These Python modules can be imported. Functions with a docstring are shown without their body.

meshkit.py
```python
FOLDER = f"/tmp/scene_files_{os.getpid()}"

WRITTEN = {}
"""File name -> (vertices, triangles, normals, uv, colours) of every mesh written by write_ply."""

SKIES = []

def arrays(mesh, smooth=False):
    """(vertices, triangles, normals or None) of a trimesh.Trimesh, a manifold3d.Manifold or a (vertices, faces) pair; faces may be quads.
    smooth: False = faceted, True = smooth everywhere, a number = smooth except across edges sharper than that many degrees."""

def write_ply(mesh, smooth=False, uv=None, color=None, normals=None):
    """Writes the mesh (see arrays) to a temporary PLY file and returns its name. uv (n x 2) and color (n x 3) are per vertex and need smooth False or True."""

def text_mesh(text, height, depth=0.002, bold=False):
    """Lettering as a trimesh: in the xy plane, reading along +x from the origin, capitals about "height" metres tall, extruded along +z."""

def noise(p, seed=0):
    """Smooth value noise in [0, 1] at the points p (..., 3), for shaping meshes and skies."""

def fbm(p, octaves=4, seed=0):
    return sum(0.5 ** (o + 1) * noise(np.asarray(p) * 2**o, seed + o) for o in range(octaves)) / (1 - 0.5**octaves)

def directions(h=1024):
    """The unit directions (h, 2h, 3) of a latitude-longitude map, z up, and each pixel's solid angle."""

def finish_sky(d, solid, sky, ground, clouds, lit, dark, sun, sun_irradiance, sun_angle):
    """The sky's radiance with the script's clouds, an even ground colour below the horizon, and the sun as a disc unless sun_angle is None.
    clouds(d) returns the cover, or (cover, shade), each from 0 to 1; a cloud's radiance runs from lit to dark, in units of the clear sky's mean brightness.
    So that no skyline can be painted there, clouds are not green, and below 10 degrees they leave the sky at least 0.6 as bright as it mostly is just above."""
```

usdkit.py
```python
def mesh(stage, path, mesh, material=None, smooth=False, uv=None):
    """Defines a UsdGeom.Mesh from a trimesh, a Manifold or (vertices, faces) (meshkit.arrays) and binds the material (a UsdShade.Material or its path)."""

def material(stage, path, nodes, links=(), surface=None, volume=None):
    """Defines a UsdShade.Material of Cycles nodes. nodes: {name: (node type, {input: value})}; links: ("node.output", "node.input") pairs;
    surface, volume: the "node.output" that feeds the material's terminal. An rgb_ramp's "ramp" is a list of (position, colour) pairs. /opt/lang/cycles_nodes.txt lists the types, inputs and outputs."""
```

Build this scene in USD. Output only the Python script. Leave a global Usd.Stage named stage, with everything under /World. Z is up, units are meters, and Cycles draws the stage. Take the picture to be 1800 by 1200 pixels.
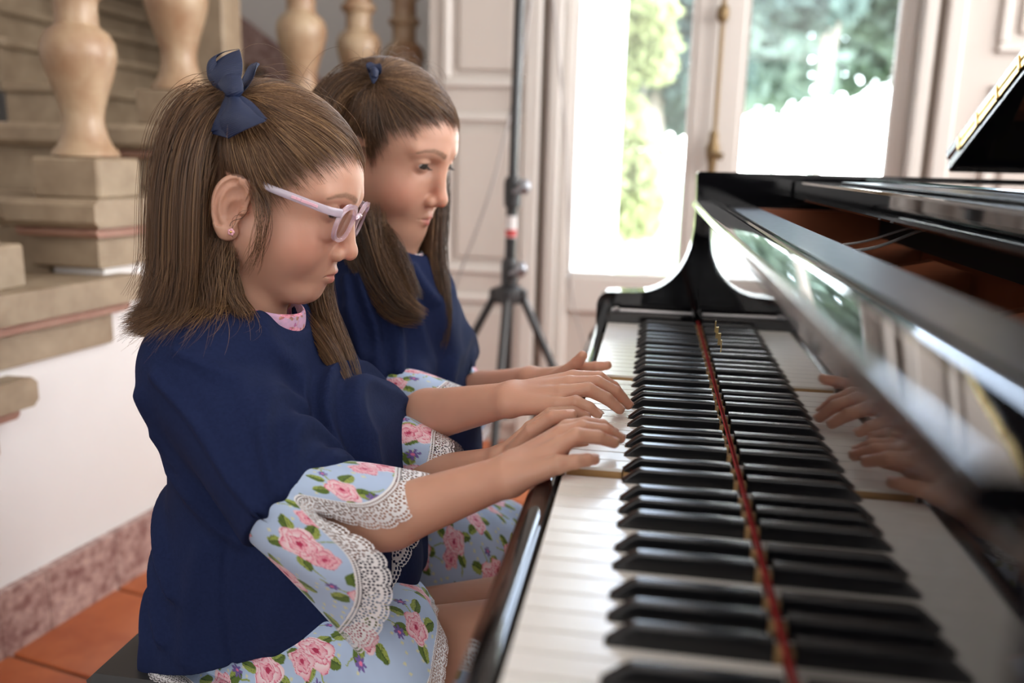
import math
import numpy as np
import trimesh
import manifold3d as m3
from shapely.geometry import Polygon, LineString
from scipy.interpolate import CubicSpline
from pxr import Usd, UsdGeom, UsdLux, UsdShade, Gf, Sdf, Vt
import usdkit
import meshkit

stage = Usd.Stage.CreateInMemory()
UsdGeom.SetStageUpAxis(stage, 'Z')
UsdGeom.SetStageMetersPerUnit(stage, 1.0)
world = UsdGeom.Xform.Define(stage, '/World')
UsdGeom.Scope.Define(stage, '/World/Looks')
T = Sdf.ValueTypeNames
# ------------------------------------------------------------------ camera
# origin: front edge of the white keys, at key-top height, two whites below the top C; +y towards the bass, +x into the piano
CAM_POS = np.array([0.0640, -0.4349, 0.2681])
YAW, PITCH, ROLL, FPX = -0.155644, 0.206535, 0.025803, 1519.8


def cam_axes():
    cy, sy, cp, sp = math.cos(YAW), math.sin(YAW), math.cos(PITCH), math.sin(PITCH)
    fwd = np.array([sy * cp, cy * cp, -sp])
    right = np.array([cy, -sy, 0])
    up = np.cross(right, fwd)
    c, s = math.cos(ROLL), math.sin(ROLL)
    return c * right + s * up, -s * right + c * up, fwd


_r, _u, _f = cam_axes()
cam = UsdGeom.Camera.Define(stage, '/World/camera')
cam.AddTransformOp().Set(Gf.Matrix4d(*_r, 0, *_u, 0, *(-_f), 0, *CAM_POS, 1))
cam.CreateHorizontalApertureAttr(36.0)
cam.CreateVerticalApertureAttr(24.0)
cam.CreateFocalLengthAttr(36.0 * FPX / 1800)
cam.CreateFStopAttr(2.6)
cam.CreateFocusDistanceAttr(0.93)
cam.CreateClippingRangeAttr(Gf.Vec2f(0.02, 1000))
cam.CreateExposureAttr(0.9)
# ------------------------------------------------------------------ sky, sun and daylight
SKY_STRENGTH = 0.95
sky = UsdLux.DomeLight.Define(stage, '/World/sky')
sky.CreateIntensityAttr(1.0)
usdkit.material(stage, '/World/Looks/sky', {
    's': ('sky_texture', {'sky_type': 'multiple_scattering', 'sun_disc': False, 'sun_elevation': math.radians(48), 'sun_rotation': math.radians(75), 'sun_intensity': 1.0, 'air_density': 1.0, 'aerosol_density': 2.0, 'ozone_density': 1.0}),
    'h': ('hsv', {'saturation': 0.5, 'value': 1.0}),
    'b': ('background_shader', {'strength': SKY_STRENGTH})},
    [('s.color', 'h.color'), ('h.color', 'b.color')], surface='b.background')
UsdShade.MaterialBindingAPI.Apply(sky.GetPrim()).Bind(UsdShade.Material.Get(stage, '/World/Looks/sky'))
sun = UsdLux.DistantLight.Define(stage, '/World/sun')
sun.CreateIntensityAttr(24.0)
sun.CreateAngleAttr(1.0)
sun.CreateColorAttr(Gf.Vec3f(1, .97, .93))
sun.AddRotateXYZOp().Set(Gf.Vec3f(0, 48, 25))
# area lights standing in for unseen windows behind the photographer and on the right
LIGHTS = [('window_daylight', (-0.3, -2.9, 1.1), (3.6, 2.2), (90, 0, 0), 1.0), ('window_daylight_right', (3.1, .6, 1.2), (3.4, 2.2), (90, 0, 90), 5.8)]
for nm, pos, size, rotv, inten in LIGHTS:
    L = UsdLux.RectLight.Define(stage, '/World/' + nm)
    L.CreateWidthAttr(size[0])
    L.CreateHeightAttr(size[1])
    L.CreateIntensityAttr(inten)
    L.CreateColorAttr(Gf.Vec3f(1.0, .985, .975))
    L.AddTranslateOp().Set(Gf.Vec3d(*pos))
    L.AddRotateXYZOp().Set(Gf.Vec3f(*rotv))

# ------------------------------------------------------------------ helpers
used = {}


def numbered(parent, name):
    k = (parent, name)
    n = used.get(k, 0)
    used[k] = n + 1
    return name if n == 0 else '%s_%03d' % (name, n)


def tag(prim, label=None, cat=None, group=None, kind=None):
    for k, v in (('label', label), ('category', cat), ('group', group), ('kind', kind)):
        if v:
            prim.SetCustomDataByKey(k, v)
    return prim


def thing(name, label=None, cat=None, group=None, kind=None, loc=(0, 0, 0)):
    x = UsdGeom.Xform.Define(stage, '/World/' + numbered('/World', name))
    x.AddTranslateOp().Set(Gf.Vec3d(*loc))
    x.GetPrim().SetCustomDataByKey('_o', 0)
    x.GetPrim().ClearCustomDataByKey('_o')
    origin[str(x.GetPath())] = np.array(loc, float)
    return tag(x.GetPrim(), label, cat, group, kind)


origin = {}


def obj(name, mesh, mat, parent=None, smooth=30, label=None, cat=None, group=None, kind=None, uv=None, color=None):
    """one Mesh prim given in world coordinates; parent: a prim"""
    pp = str(parent.GetPath()) if parent is not None else '/World'
    top = '/'.join(pp.split('/')[:3])
    o = origin.get(top, np.zeros(3))
    v, f, n = meshkit.arrays(mesh, smooth)
    live = np.zeros(len(v), bool)
    live[f.ravel()] = True
    if not live.all():
        f = (np.cumsum(live) - 1)[f]
        v, n = v[live], None if n is None else n[live]
        uv = None if uv is None else np.asarray(uv)[live]
        color = None if color is None else np.asarray(color)[live]
    path = pp + '/' + numbered(pp, name)
    m = UsdGeom.Mesh.Define(stage, path)
    m.CreatePointsAttr(Vt.Vec3fArray.FromNumpy((v - o).astype(np.float32)))
    m.CreateFaceVertexCountsAttr(Vt.IntArray.FromNumpy(np.full(len(f), 3, np.int32)))
    m.CreateFaceVertexIndicesAttr(Vt.IntArray.FromNumpy(f.astype(np.int32).ravel()))
    m.CreateSubdivisionSchemeAttr('none')
    if n is not None:
        m.CreateNormalsAttr(Vt.Vec3fArray.FromNumpy(n.astype(np.float32)))
        m.SetNormalsInterpolation('vertex')
    if uv is not None:
        UsdGeom.PrimvarsAPI(m).CreatePrimvar('st', T.TexCoord2fArray, 'vertex').Set(Vt.Vec2fArray.FromNumpy(np.asarray(uv, np.float32)))
    if color is not None:
        UsdGeom.PrimvarsAPI(m).CreatePrimvar('tint', T.Color3fArray, 'vertex').Set(Vt.Vec3fArray.FromNumpy(np.asarray(color, np.float32)))
    UsdShade.MaterialBindingAPI.Apply(m.GetPrim()).Bind(mat)
    return tag(m.GetPrim(), label, cat, group, kind)


def curves(name, pts, widths, mat, parent, label=None, kind=None):
    """pts: (n, k, 3) strands; widths (n, k)"""
    pp = str(parent.GetPath())
    o = origin.get('/'.join(pp.split('/')[:3]), np.zeros(3))
    c = UsdGeom.BasisCurves.Define(stage, pp + '/' + numbered(pp, name))
    c.CreateTypeAttr('linear')
    n, k = pts.shape[:2]
    c.CreatePointsAttr(Vt.Vec3fArray.FromNumpy((pts - o).reshape(-1, 3).astype(np.float32)))
    c.CreateCurveVertexCountsAttr(Vt.IntArray.FromNumpy(np.full(n, k, np.int32)))
    c.CreateWidthsAttr(Vt.FloatArray.FromNumpy(np.asarray(widths, np.float32).ravel()))
    c.SetWidthsInterpolation('vertex')
    UsdShade.MaterialBindingAPI.Apply(c.GetPrim()).Bind(mat)
    return tag(c.GetPrim(), label, kind=kind)


def lin(r, g, b):
    c = np.array([r, g, b], float) / 255
    return tuple(np.where(c <= .04045, c / 12.92, ((c + .055) / 1.055) ** 2.4))


def mat(name, color=None, rough=.5, noise=None, bump=None, attr=False, **kw):
    """principled material. noise: (scale, colour2, amount, detail) mixes two colours; bump: (scale, strength, distance)"""
    nodes = {'p': ('principled_bsdf', {'roughness': rough, **kw}), 'g': ('texture_coordinate', {})}
    links = []
    if attr:
        nodes['a'] = ('attribute', {'attribute': 'tint'})
        links.append(('a.color', 'p.base_color'))
    elif noise:
        sc, c2, amt, det = noise
        nodes['n'] = ('noise_texture', {'scale': sc, 'detail': det, 'roughness': .6})
        nodes['r'] = ('rgb_ramp', {'ramp': [(0.5 - amt, color), (0.5 + amt, c2)]})
        links += [('g.object', 'n.vector'), ('n.fac', 'r.fac'), ('r.color', 'p.base_color')]
    else:
        nodes['p'][1]['base_color'] = color
    if bump:
        nodes['bn'] = ('noise_texture', {'scale': bump[0], 'detail': 3.0})
        nodes['b'] = ('bump', {'strength': bump[1], 'distance': bump[2]})
        links += [('g.object', 'bn.vector'), ('bn.fac', 'b.height'), ('b.normal', 'p.normal')]
    return usdkit.material(stage, '/World/Looks/' + name, nodes, links, surface='p.BSDF')


def cat_(ms):
    return trimesh.util.concatenate([trimesh.Trimesh(*meshkit.arrays(m)[:2], process=False) for m in ms])


def box(lo, hi):
    lo, hi = np.array(lo, float), np.array(hi, float)
    b = trimesh.creation.box(hi - lo)
    b.apply_translation((lo + hi) / 2)
    return b


_ch = None


def rbox(lo, hi, r=.002):
    """box with chamfered edges: 24 corners"""
    global _ch
    lo, hi = np.minimum(lo, hi).astype(float), np.maximum(lo, hi).astype(float)
    if _ch is None:
        pts = []
        for s in np.ndindex(2, 2, 2):
            s = np.array(s) * 2 - 1
            for k in range(3):
                q = s * .8
                q[k] = s[k]
                pts.append(q)
        h = trimesh.convex.convex_hull(np.array(pts, float))
        _ch = (np.array(h.vertices), np.array(h.faces))
    v, f = _ch
    c, hf = (lo + hi) / 2, (hi - lo) / 2
    r = min(r, .8 * hf.min())
    sgn = np.sign(v)
    full = np.abs(v) > .9
    out = sgn * np.where(full, hf, hf - r)
    return trimesh.Trimesh(out + c, f.copy(), process=False)


def prism(poly, a, b, axis='y'):
    """extrude a 2-D polygon: axis y -> points are (x, z) between y=a and y=b; axis z -> (x, y); axis x -> (y, z)"""
    m = trimesh.creation.extrude_polygon(poly if hasattr(poly, 'exterior') else Polygon(poly), b - a, engine='earcut')
    v = np.array(m.vertices)
    if axis == 'y':
        v = np.stack([v[:, 0], b - v[:, 2], v[:, 1]], 1)
    elif axis == 'x':
        v = np.stack([a + v[:, 2], v[:, 0], v[:, 1]], 1)
    else:
        v = np.stack([v[:, 0], v[:, 1], a + v[:, 2]], 1)
    m = trimesh.Trimesh(v, np.array(m.faces), process=False)
    return m


def lathe(profile, n=32, at=(0, 0, 0)):
    p = np.array(profile, float)
    a = np.arange(n) / n * 2 * np.pi
    v = np.stack([p[:, None, 0] * np.cos(a), p[:, None, 0] * np.sin(a), np.broadcast_to(p[:, None, 1], (len(p), n))], -1)
    f = []
    for i in range(len(p) - 1):
        for j in range(n):
            k = (j + 1) % n
            f += [[i * n + j, i * n + k, (i + 1) * n + k], [i * n + j, (i + 1) * n + k, (i + 1) * n + j]]
    v = np.vstack([v.reshape(-1, 3), [[0, 0, p[0, 1]], [0, 0, p[-1, 1]]]])
    b, t = len(v) - 2, len(v) - 1
    for j in range(n):
        k = (j + 1) % n
        f += [[b, k, j], [t, (len(p) - 1) * n + j, (len(p) - 1) * n + k]]
    return trimesh.Trimesh(v + np.array(at), np.array(f), process=False)


def tube(pts, r, n=10, caps=True):
    p = np.array(pts, float)
    t = np.gradient(p, axis=0)
    t /= np.linalg.norm(t, axis=1, keepdims=True) + 1e-12
    ref = np.array([0, 0, 1.0]) if abs(t[0][2]) < .9 else np.array([1.0, 0, 0])
    A = [np.cross(t[0], ref)]
    A[0] /= np.linalg.norm(A[0])
    for i in range(1, len(p)):
        a = A[-1] - t[i] * (A[-1] @ t[i])
        A.append(a / np.linalg.norm(a))
    A = np.array(A)
    B = np.cross(t, A)
    ang = np.arange(n) / n * 2 * np.pi
    rr = np.broadcast_to(r, (len(p),))
    v = p[:, None] + rr[:, None, None] * (np.cos(ang)[None, :, None] * A[:, None] + np.sin(ang)[None, :, None] * B[:, None])
    i, j = np.meshgrid(np.arange(len(p) - 1), np.arange(n), indexing='ij')
    q = np.stack([i * n + j, i * n + (j + 1) % n, (i + 1) * n + (j + 1) % n, (i + 1) * n + j], -1).reshape(-1, 4)
    f = np.vstack([q[:, [0, 1, 2]], q[:, [0, 2, 3]]])
    v = v.reshape(-1, 3)
    if caps:
        v = np.vstack([v, p[:1], p[-1:]])
        a, b = len(v) - 2, len(v) - 1
        k = np.arange(n)
        e = (len(p) - 1) * n
        f = np.vstack([f, np.stack([np.full(n, a), (k + 1) % n, k], 1), np.stack([np.full(n, b), e + k, e + (k + 1) % n], 1)])
    return trimesh.Trimesh(v, f, process=False)


def spline(pts, n, closed=False):
    p = np.array(pts, float)
    if closed:
        p = np.vstack([p, p[:1]])
    s = np.r_[0, np.cumsum(np.maximum(np.linalg.norm(np.diff(p[:, :3], axis=0), axis=1), 1e-6) ** .5)]
    cs = CubicSpline(s, p, bc_type='periodic' if closed else 'natural')
    return cs(np.linspace(0, s[-1], n, endpoint=not closed))


# ------------------------------------------------------------------ implicit surfaces
def sm(a, b, k):
    h = np.clip(.5 + .5 * (b - a) / k, 0, 1)
    return b * (1 - h) + a * h - k * h * (1 - h)


def smax(a, b, k):
    return -sm(-a, -b, k)


def ell(p, c, r):
    q = (p - np.asarray(c)) / np.asarray(r)
    k0 = np.linalg.norm(q, axis=-1)
    k1 = np.linalg.norm(q / np.asarray(r), axis=-1)
    return k0 * (k0 - 1) / np.maximum(k1, 1e-9)


def sph(p, c, r):
    return np.linalg.norm(p - np.asarray(c), axis=-1) - r


def cone(p, a, b, ra, rb):
    a, b = np.asarray(a, float), np.asarray(b, float)
    ab = b - a
    t = np.clip((p - a) @ ab / max(ab @ ab, 1e-12), 0, 1)
    return np.linalg.norm(p - a - t[:, None] * ab, axis=-1) - (ra + (rb - ra) * t)


def seg_dist(p, pts):
    """distance to a polyline in any dimension"""
    d = np.full(len(p), 1e9)
    for a, b in zip(pts[:-1], pts[1:]):
        a, b = np.asarray(a, float), np.asarray(b, float)
        ab = b - a
        t = np.clip((p - a) @ ab / max(ab @ ab, 1e-12), 0, 1)
        d = np.minimum(d, np.linalg.norm(p - a - t[:, None] * ab, axis=-1))
    return d


def surface(sdf, lo, hi, h, B=8, slack=1.35):
    """mesh of sdf == 0 by surface nets, evaluated only in blocks near the surface"""
    lo, hi = np.array(lo, float), np.array(hi, float)
    nb = np.maximum(1, np.ceil((hi - lo) / (h * B)).astype(int))
    n = nb * B + 1
    G = np.full(n, np.nan, np.float32)
    bi = np.stack(np.meshgrid(*[np.arange(k) for k in nb], indexing='ij'), -1).reshape(-1, 3)
    d = sdf(lo + (bi + .5) * B * h)
    keep = bi[np.abs(d) < B * h * .87 * slack]
    g = np.stack(np.meshgrid(*[np.arange(B + 1)] * 3, indexing='ij'), -1).reshape(-1, 3)
    for s in range(0, len(keep), 600):
        idx = (keep[s:s + 600, None] * B + g[None]).reshape(-1, 3)
        G[idx[:, 0], idx[:, 1], idx[:, 2]] = sdf(lo + idx * h)
    S = G < 0
    ok = ~np.isnan(G)
    c0 = np.zeros(n - 1, np.int8)
    okc = np.ones(n - 1, bool)
    sl = [slice(0, -1), slice(1, None)]
    for o in np.ndindex(2, 2, 2):
        w = tuple(sl[k] for k in o)
        c0 += S[w]
        okc &= ok[w]
    act = okc & (c0 > 0) & (c0 < 8)
    cells = np.argwhere(act)
    ids = np.full(n - 1, -1, np.int64)
    ids[act] = np.arange(len(cells))
    acc, cnt = np.zeros((len(cells), 3)), np.zeros(len(cells))
    offs = list(np.ndindex(2, 2, 2))
    for o in offs:
        for k in range(3):
            if o[k] == 0:
                q = list(o)
                q[k] = 1
                a = G[tuple((cells + o).T)].astype(float)
                b = G[tuple((cells + q).T)].astype(float)
                x = (a < 0) != (b < 0)
                t = a / np.where(x, a - b, 1)
                pt = cells + np.array(o, float)
                pt[:, k] += t
                acc[x] += pt[x]
                cnt[x] += 1
    V = lo + acc / cnt[:, None] * h
    F = []
    for k in range(3):
        i, j = (k + 1) % 3, (k + 2) % 3
        w0, w1 = [slice(None)] * 3, [slice(None)] * 3
        w0[k], w1[k] = slice(0, -1), slice(1, None)
        a, b = S[tuple(w0)], S[tuple(w1)]
        e = np.argwhere((a != b) & ok[tuple(w0)] & ok[tuple(w1)])
        e = e[(e[:, i] > 0) & (e[:, j] > 0) & (e[:, i] < n[i] - 1) & (e[:, j] < n[j] - 1)]
        flip = a[tuple(e.T)]
        q = []
        for di, dj in ((1, 1), (0, 1), (0, 0), (1, 0)):
            c = e.copy()
            c[:, i] -= di
            c[:, j] -= dj
            q.append(ids[tuple(c.T)])
        q = np.stack(q, 1)
        good = (q >= 0).all(1)
        q, flip = q[good], flip[good]
        q[~flip] = q[~flip][:, ::-1]
        F.append(q)
    F = np.vstack(F)
    return V, np.vstack([F[:, [0, 1, 2]], F[:, [0, 2, 3]]])


def grad(sdf, p, e=1e-3):
    g = np.stack([sdf(p + np.eye(3)[k] * e) - sdf(p - np.eye(3)[k] * e) for k in range(3)], -1)
    return g / (np.linalg.norm(g, axis=-1, keepdims=True) + 1e-9)

# ------------------------------------------------------------------ materials of the place
FLOOR_Z = -0.72
BACK_Y = 2.5
RBK = BACK_Y
M = {}
M['plaster'] = mat('plaster', (.70, .685, .675), .8, noise=(3, (.74, .725, .715), .3, 4), bump=(60, .05, .002))
M['paint'] = mat('paint', (.50, .45, .41), .45, noise=(1.2, (.54, .49, .45), .3, 2))
M['paint_white'] = mat('paint_white', (.58, .545, .51), .4)
M['tile'] = [mat('terracotta%d' % i, c, .32, noise=(9, c2, .22, 5), bump=(25, .12, .003)) for i, (c, c2) in enumerate([((.36, .085, .028), (.52, .16, .06)), ((.33, .075, .025), (.48, .14, .05)), ((.40, .10, .035), (.56, .19, .075))])]
M['grout'] = mat('grout', (.16, .07, .045), .9)
M['marble'] = mat('marble_pink', (.20, .095, .09), .45, noise=(38, (.52, .37, .33), .16, 5))
M['stone'] = mat('stone', (.21, .15, .095), .6, noise=(14, (.36, .28, .19), .25, 6), bump=(50, .25, .004))
M['stone_red'] = mat('stone_red', (.28, .13, .09), .55, noise=(16, (.38, .22, .16), .25, 4))
M['baluster'] = mat('baluster_stone', (.24, .115, .055), .38, noise=(7, (.47, .36, .235), .2, 5), bump=(60, .15, .003))
M['brass'] = mat('brass', (.20, .135, .065), .5, metallic=.6)
M['ceiling'] = mat('ceiling_paint', (.8, .78, .75), .8)

# ------------------------------------------------------------------ floor of terracotta tiles
fl = thing('floor', 'terracotta tile floor of the hall', 'floor', kind='structure')
obj('screed', box((-5, -3.4, FLOOR_Z - .1), (4.5, 2.7, FLOOR_Z - .006)), M['grout'], fl, smooth=False)
rng = np.random.default_rng(5)
PT, ANG = .288, math.radians(12)
ux, uy = np.array([math.cos(ANG), -math.sin(ANG)]), np.array([math.sin(ANG), math.cos(ANG)])
base0 = np.array([-1.180, .955])
for i in range(-1, 9):
    for j in range(-3, 6):
        c = base0 + ux * (i + .5) * PT + uy * (j + .5) * PT
        if not (-1.5 < c[0] < 1.1 and .2 < c[1] < 2.62):
            continue
        h = PT / 2 - .004
        b = rbox((-h, -h, FLOOR_Z - .012), (h, h, FLOOR_Z + rng.uniform(-.0008, .0008)), .003)
        v = np.array(b.vertices)
        xy = c + v[:, :1] * ux + v[:, 1:2] * uy
        obj('tile', trimesh.Trimesh(np.c_[xy, v[:, 2]], b.faces, process=False), M['tile'][rng.integers(3)], fl, smooth=False)

# ------------------------------------------------------------------ left wall: the white side of the staircase, with its marble skirting


def wx(y):
    return -1.167 + .151 * (y - .942)


def slab(y0, y1, z0, z1, out, thick=.06, r=.004):
    """a block along the slanting wall, its face standing `out` in front of the wall line"""
    b = rbox((0, y0, z0), (1, y1, z1), r)
    v = np.array(b.vertices)
    t = (v[:, 0] - .5)
    x = np.where(v[:, 0] > .5, wx(v[:, 1]) + out - (1 - v[:, 0]) * .003, wx(v[:, 1]) + out - thick)
    return trimesh.Trimesh(np.c_[x, v[:, 1:]], b.faces, process=False)


def stair_top(k):
    return .165 * k


Y0, RUN = .945, .31
poly = [(Y0 - 5 * RUN, FLOOR_Z), (4.0, FLOOR_Z), (4.0, stair_top(2) - .15)]
for k in range(2, -6, -1):
    poly += [(Y0 + RUN * k + .03, stair_top(k) - .15)] + ([(Y0 + RUN * k + .03, stair_top(k - 1) - .15)] if k > -5 else [])
wl = prism([(a, max(b, FLOOR_Z)) for a, b in poly], 0, 1, 'x')
v = np.array(wl.vertices)
v[:, 0] = np.where(v[:, 0] > .5, wx(v[:, 1]), wx(v[:, 1]) - .12)
obj('wall_left', trimesh.Trimesh(v, wl.faces, process=False), M['plaster'], None, smooth=False, label='white plaster side of the stone staircase', cat='wall', kind='structure')
bb = thing('baseboard_left', 'mottled pink marble skirting along the white staircase wall', 'baseboard', kind='structure')
edges = [-.4, -.12, .16, .44, .70, .93, 1.045, 1.235, 1.45, 1.72, 2.0, 2.28, 2.55]
for a, b in zip(edges[:-1], edges[1:]):
    obj('marble_slab', slab(a + .001, b - .001, FLOOR_Z - .01, FLOOR_Z + .135, .022, .05, .003), M['marble'], bb, smooth=False)

# ------------------------------------------------------------------ stone staircase
st = thing('staircase', 'pale stone staircase rising behind the girls, with turned balusters', 'staircase')
for k in range(-3, 3):
    y0, zt = Y0 + RUN * k, stair_top(k)
    y1 = y0 + RUN + .03
    if k == 2:
        y1 = 4.15
    s = obj('step', box((-3.6, y0 + .02, zt - .17), (wx(y0) - .122, y1, zt - .055)), M['stone'], st, smooth=False)
    obj('tread', rbox((-3.6, y0 - .03, zt - .055), (wx(y0) - .122, y1 + .0, zt), .012), M['stone'], s, smooth=False)
    blk = obj('end_block', slab(y0 + .004, y1, zt - .15, zt - .07, .012, .16, .006), M['stone'], st, smooth=False)
    obj('cornice', slab(y0 - .05, y1 + .055, zt - .058, zt, .055, .21, .012), M['stone'], blk, smooth=False)
    obj('moulding', slab(y0 - .025, y1 + .03, zt - .08, zt - .058, .035, .19, .008), M['stone_red'], blk, smooth=False)
BAL = [(.066, 0), (.070, .004), (.066, .016), (.056, .026), (.048, .045), (.043, .07), (.042, .085), (.045, .105), (.055, .14), (.067, .175), (.0745, .205), (.076, .222), (.073, .243), (.062, .262), (.048, .272), (.044, .278), (.043, .30), (.044, .325), (.05, .332), (.058, .338), (.060, .348), (.056, .356), (.044, .362), (.044, .385), (.043, .42), (.048, .426), (.062, .435), (.073, .455), (.076, .476), (.0745, .493), (.067, .523), (.055, .558), (.045, .593), (.042, .613), (.043, .628), (.048, .653), (.056, .672), (.066, .682), (.070, .694), (.066, .698)]
for k, bx, by in ((-1, -1.27, .71), (0, -1.222, 1.005), (1, -1.172, 1.335), (2, -1.125, 1.66), (2, -1.024, 2.2), (2, -.962, 2.55), (2, -.888, 2.85)):
    zt = stair_top(k) + .085
    ba = obj('baluster', lathe([(r, z) for r, z in BAL], 28, (bx, by, zt)), M['baluster'], st, smooth=50)
    obj('plinth', rbox((bx - .078, by - .078, stair_top(k)), (bx + .078, by + .078, zt), .005), M['stone'], ba, smooth=False)
obj('newel_pillar', rbox((-1.225, 1.88, .33), (-1.115, 1.99, 1.5), .006), M['stone'], st, smooth=False, label='square stone pillar between the balusters')
# second flight, climbing to the left from the landing
for i in range(10):
    xs, zs = -1.70 - .175 * i, .33 + .13 * i
    s = obj('step', box((xs - .19, 2.0, zs - .0), (xs - .012, 4.16, zs + .10)), M['stone'], st, smooth=False)
    obj('tread', rbox((xs - .20, 1.98, zs + .10), (xs + .012, 4.16, zs + .13), .008), M['stone'], s, smooth=False)
# hall behind the staircase
obj('wall_far', box((-5, 4.2, FLOOR_Z), (-.6, 4.35, 3.2)), M['plaster'], None, smooth=False, label='white plaster wall behind the stone staircase', cat='wall', kind='structure')
obj('wall_stairwell', box((-3.75, -3.4, FLOOR_Z), (-3.6, 4.3, 3.2)), M['plaster'], None, smooth=False, label='plaster wall at the far side of the stairs', cat='wall', kind='structure')
up = [(-1.45, .33), (-1.66, .33)] + [q for i in range(11) for q in ((-1.70 - .175 * i, .33 + .13 * i), (-1.70 - .175 * i, .46 + .13 * i))] + [(-3.6, 1.76), (-3.6, 2.0), (-1.45, .47)]
obj('trim_1', prism(Polygon(up).buffer(0), 4.17, 4.21, 'y'), M['marble'], None, smooth=False, label='sloping dusky pink skirting of the upper stair flight', cat='skirting', kind='structure')
obj('wall_return', box((-.62, RBK + .28, FLOOR_Z), (-.55, 4.4, 3.2)), M['plaster'], None, smooth=False, label='plaster return wall beside the stair landing', cat='wall', kind='structure')

# ------------------------------------------------------------------ back wall with panelled woodwork and the french window
WX0, WX1, WTOP = -.29, .875, 1.75
RB = BACK_Y
obj('wall_back', cat_([box((-.70, RB, FLOOR_Z), (WX0, RB + .28, 2.6)), box((WX1, RB, FLOOR_Z), (4, RB + .28, 2.6)), box((WX0, RB, WTOP), (WX1, RB + .28, 2.6))]), M['paint'], None, smooth=False, label='cream panelled wall around the tall window', cat='wall', kind='structure')


def panel(x0, x1, z0, z1, y, name, label):
    t = thing(name, label, 'wall panel', kind='structure')
    w = .03
    for a in ((x0, z0, x1, z0 + w), (x0, z1 - w, x1, z1), (x0, z0 + w, x0 + w, z1 - w), (x1 - w, z0 + w, x1, z1 - w)):
        obj('moulding', rbox((a[0], y - .016, a[1]), (a[2], y + .004, a[3]), .007), M['paint_white'], t, smooth=False)
    obj('raised_field', rbox((x0 + .055, y - .012, z0 + .055), (x1 - .055, y + .004, z1 - .055), .01), M['paint'], t, smooth=False)


n = 1
for (x0, x1, z0, z1, lab) in [(-.655, -.365, .50, 1.55, 'upper cream panel left of the window'), (-.655, -.365, -.12, .42, 'middle cream panel left of the window, behind the stand'), (-.655, -.365, -.66, -.19, 'low cream panel left of the window'), (1.06, 1.75, .62, 1.9, 'upper cream panel right of the window'), (1.06, 1.75, -.1, .53, 'middle cream panel right of the window'), (1.06, 1.75, -.66, -.18, 'low cream panel right of the window')]:
    panel(x0, x1, z0, z1, RB, 'trim_%d' % (n + 1), lab)
    n += 1
wn = thing('window_1', 'tall cream french window with two glazed leaves and garden behind', 'window', kind='structure')
for nm, x0, x1 in (('jamb', WX0, WX0 + .035), ('jamb', WX1 - .035, WX1)):
    obj(nm, rbox((x0, RB - .03, FLOOR_Z), (x1, RB + .2, WTOP), .004), M['paint_white'], wn, smooth=False)
M['gap'] = mat('shadow_gap_paint', (.16, .125, .10), .7)
for x in (WX0 - .022, WX1 + .022):
    obj('architrave_gap', box((x - .008, RB - .004, FLOOR_Z), (x + .008, RB + .01, WTOP)), M['gap'], wn, smooth=False)
for x0, x1 in ((WX0 - .085, WX0 - .03), (WX1 + .03, WX1 + .085)):
    obj('architrave', rbox((x0, RB - .028, FLOOR_Z), (x1, RB + .01, WTOP + .06), .008), M['paint_white'], wn, smooth=False)
obj('lintel', rbox((WX0, RB - .03, WTOP - .04), (WX1, RB + .2, WTOP + .04), .004), M['paint_white'], wn, smooth=False)
LEAF = [(WX0 + .035, .245, -.215, .168), (.245, WX1 - .035, .325, .795)]
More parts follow.
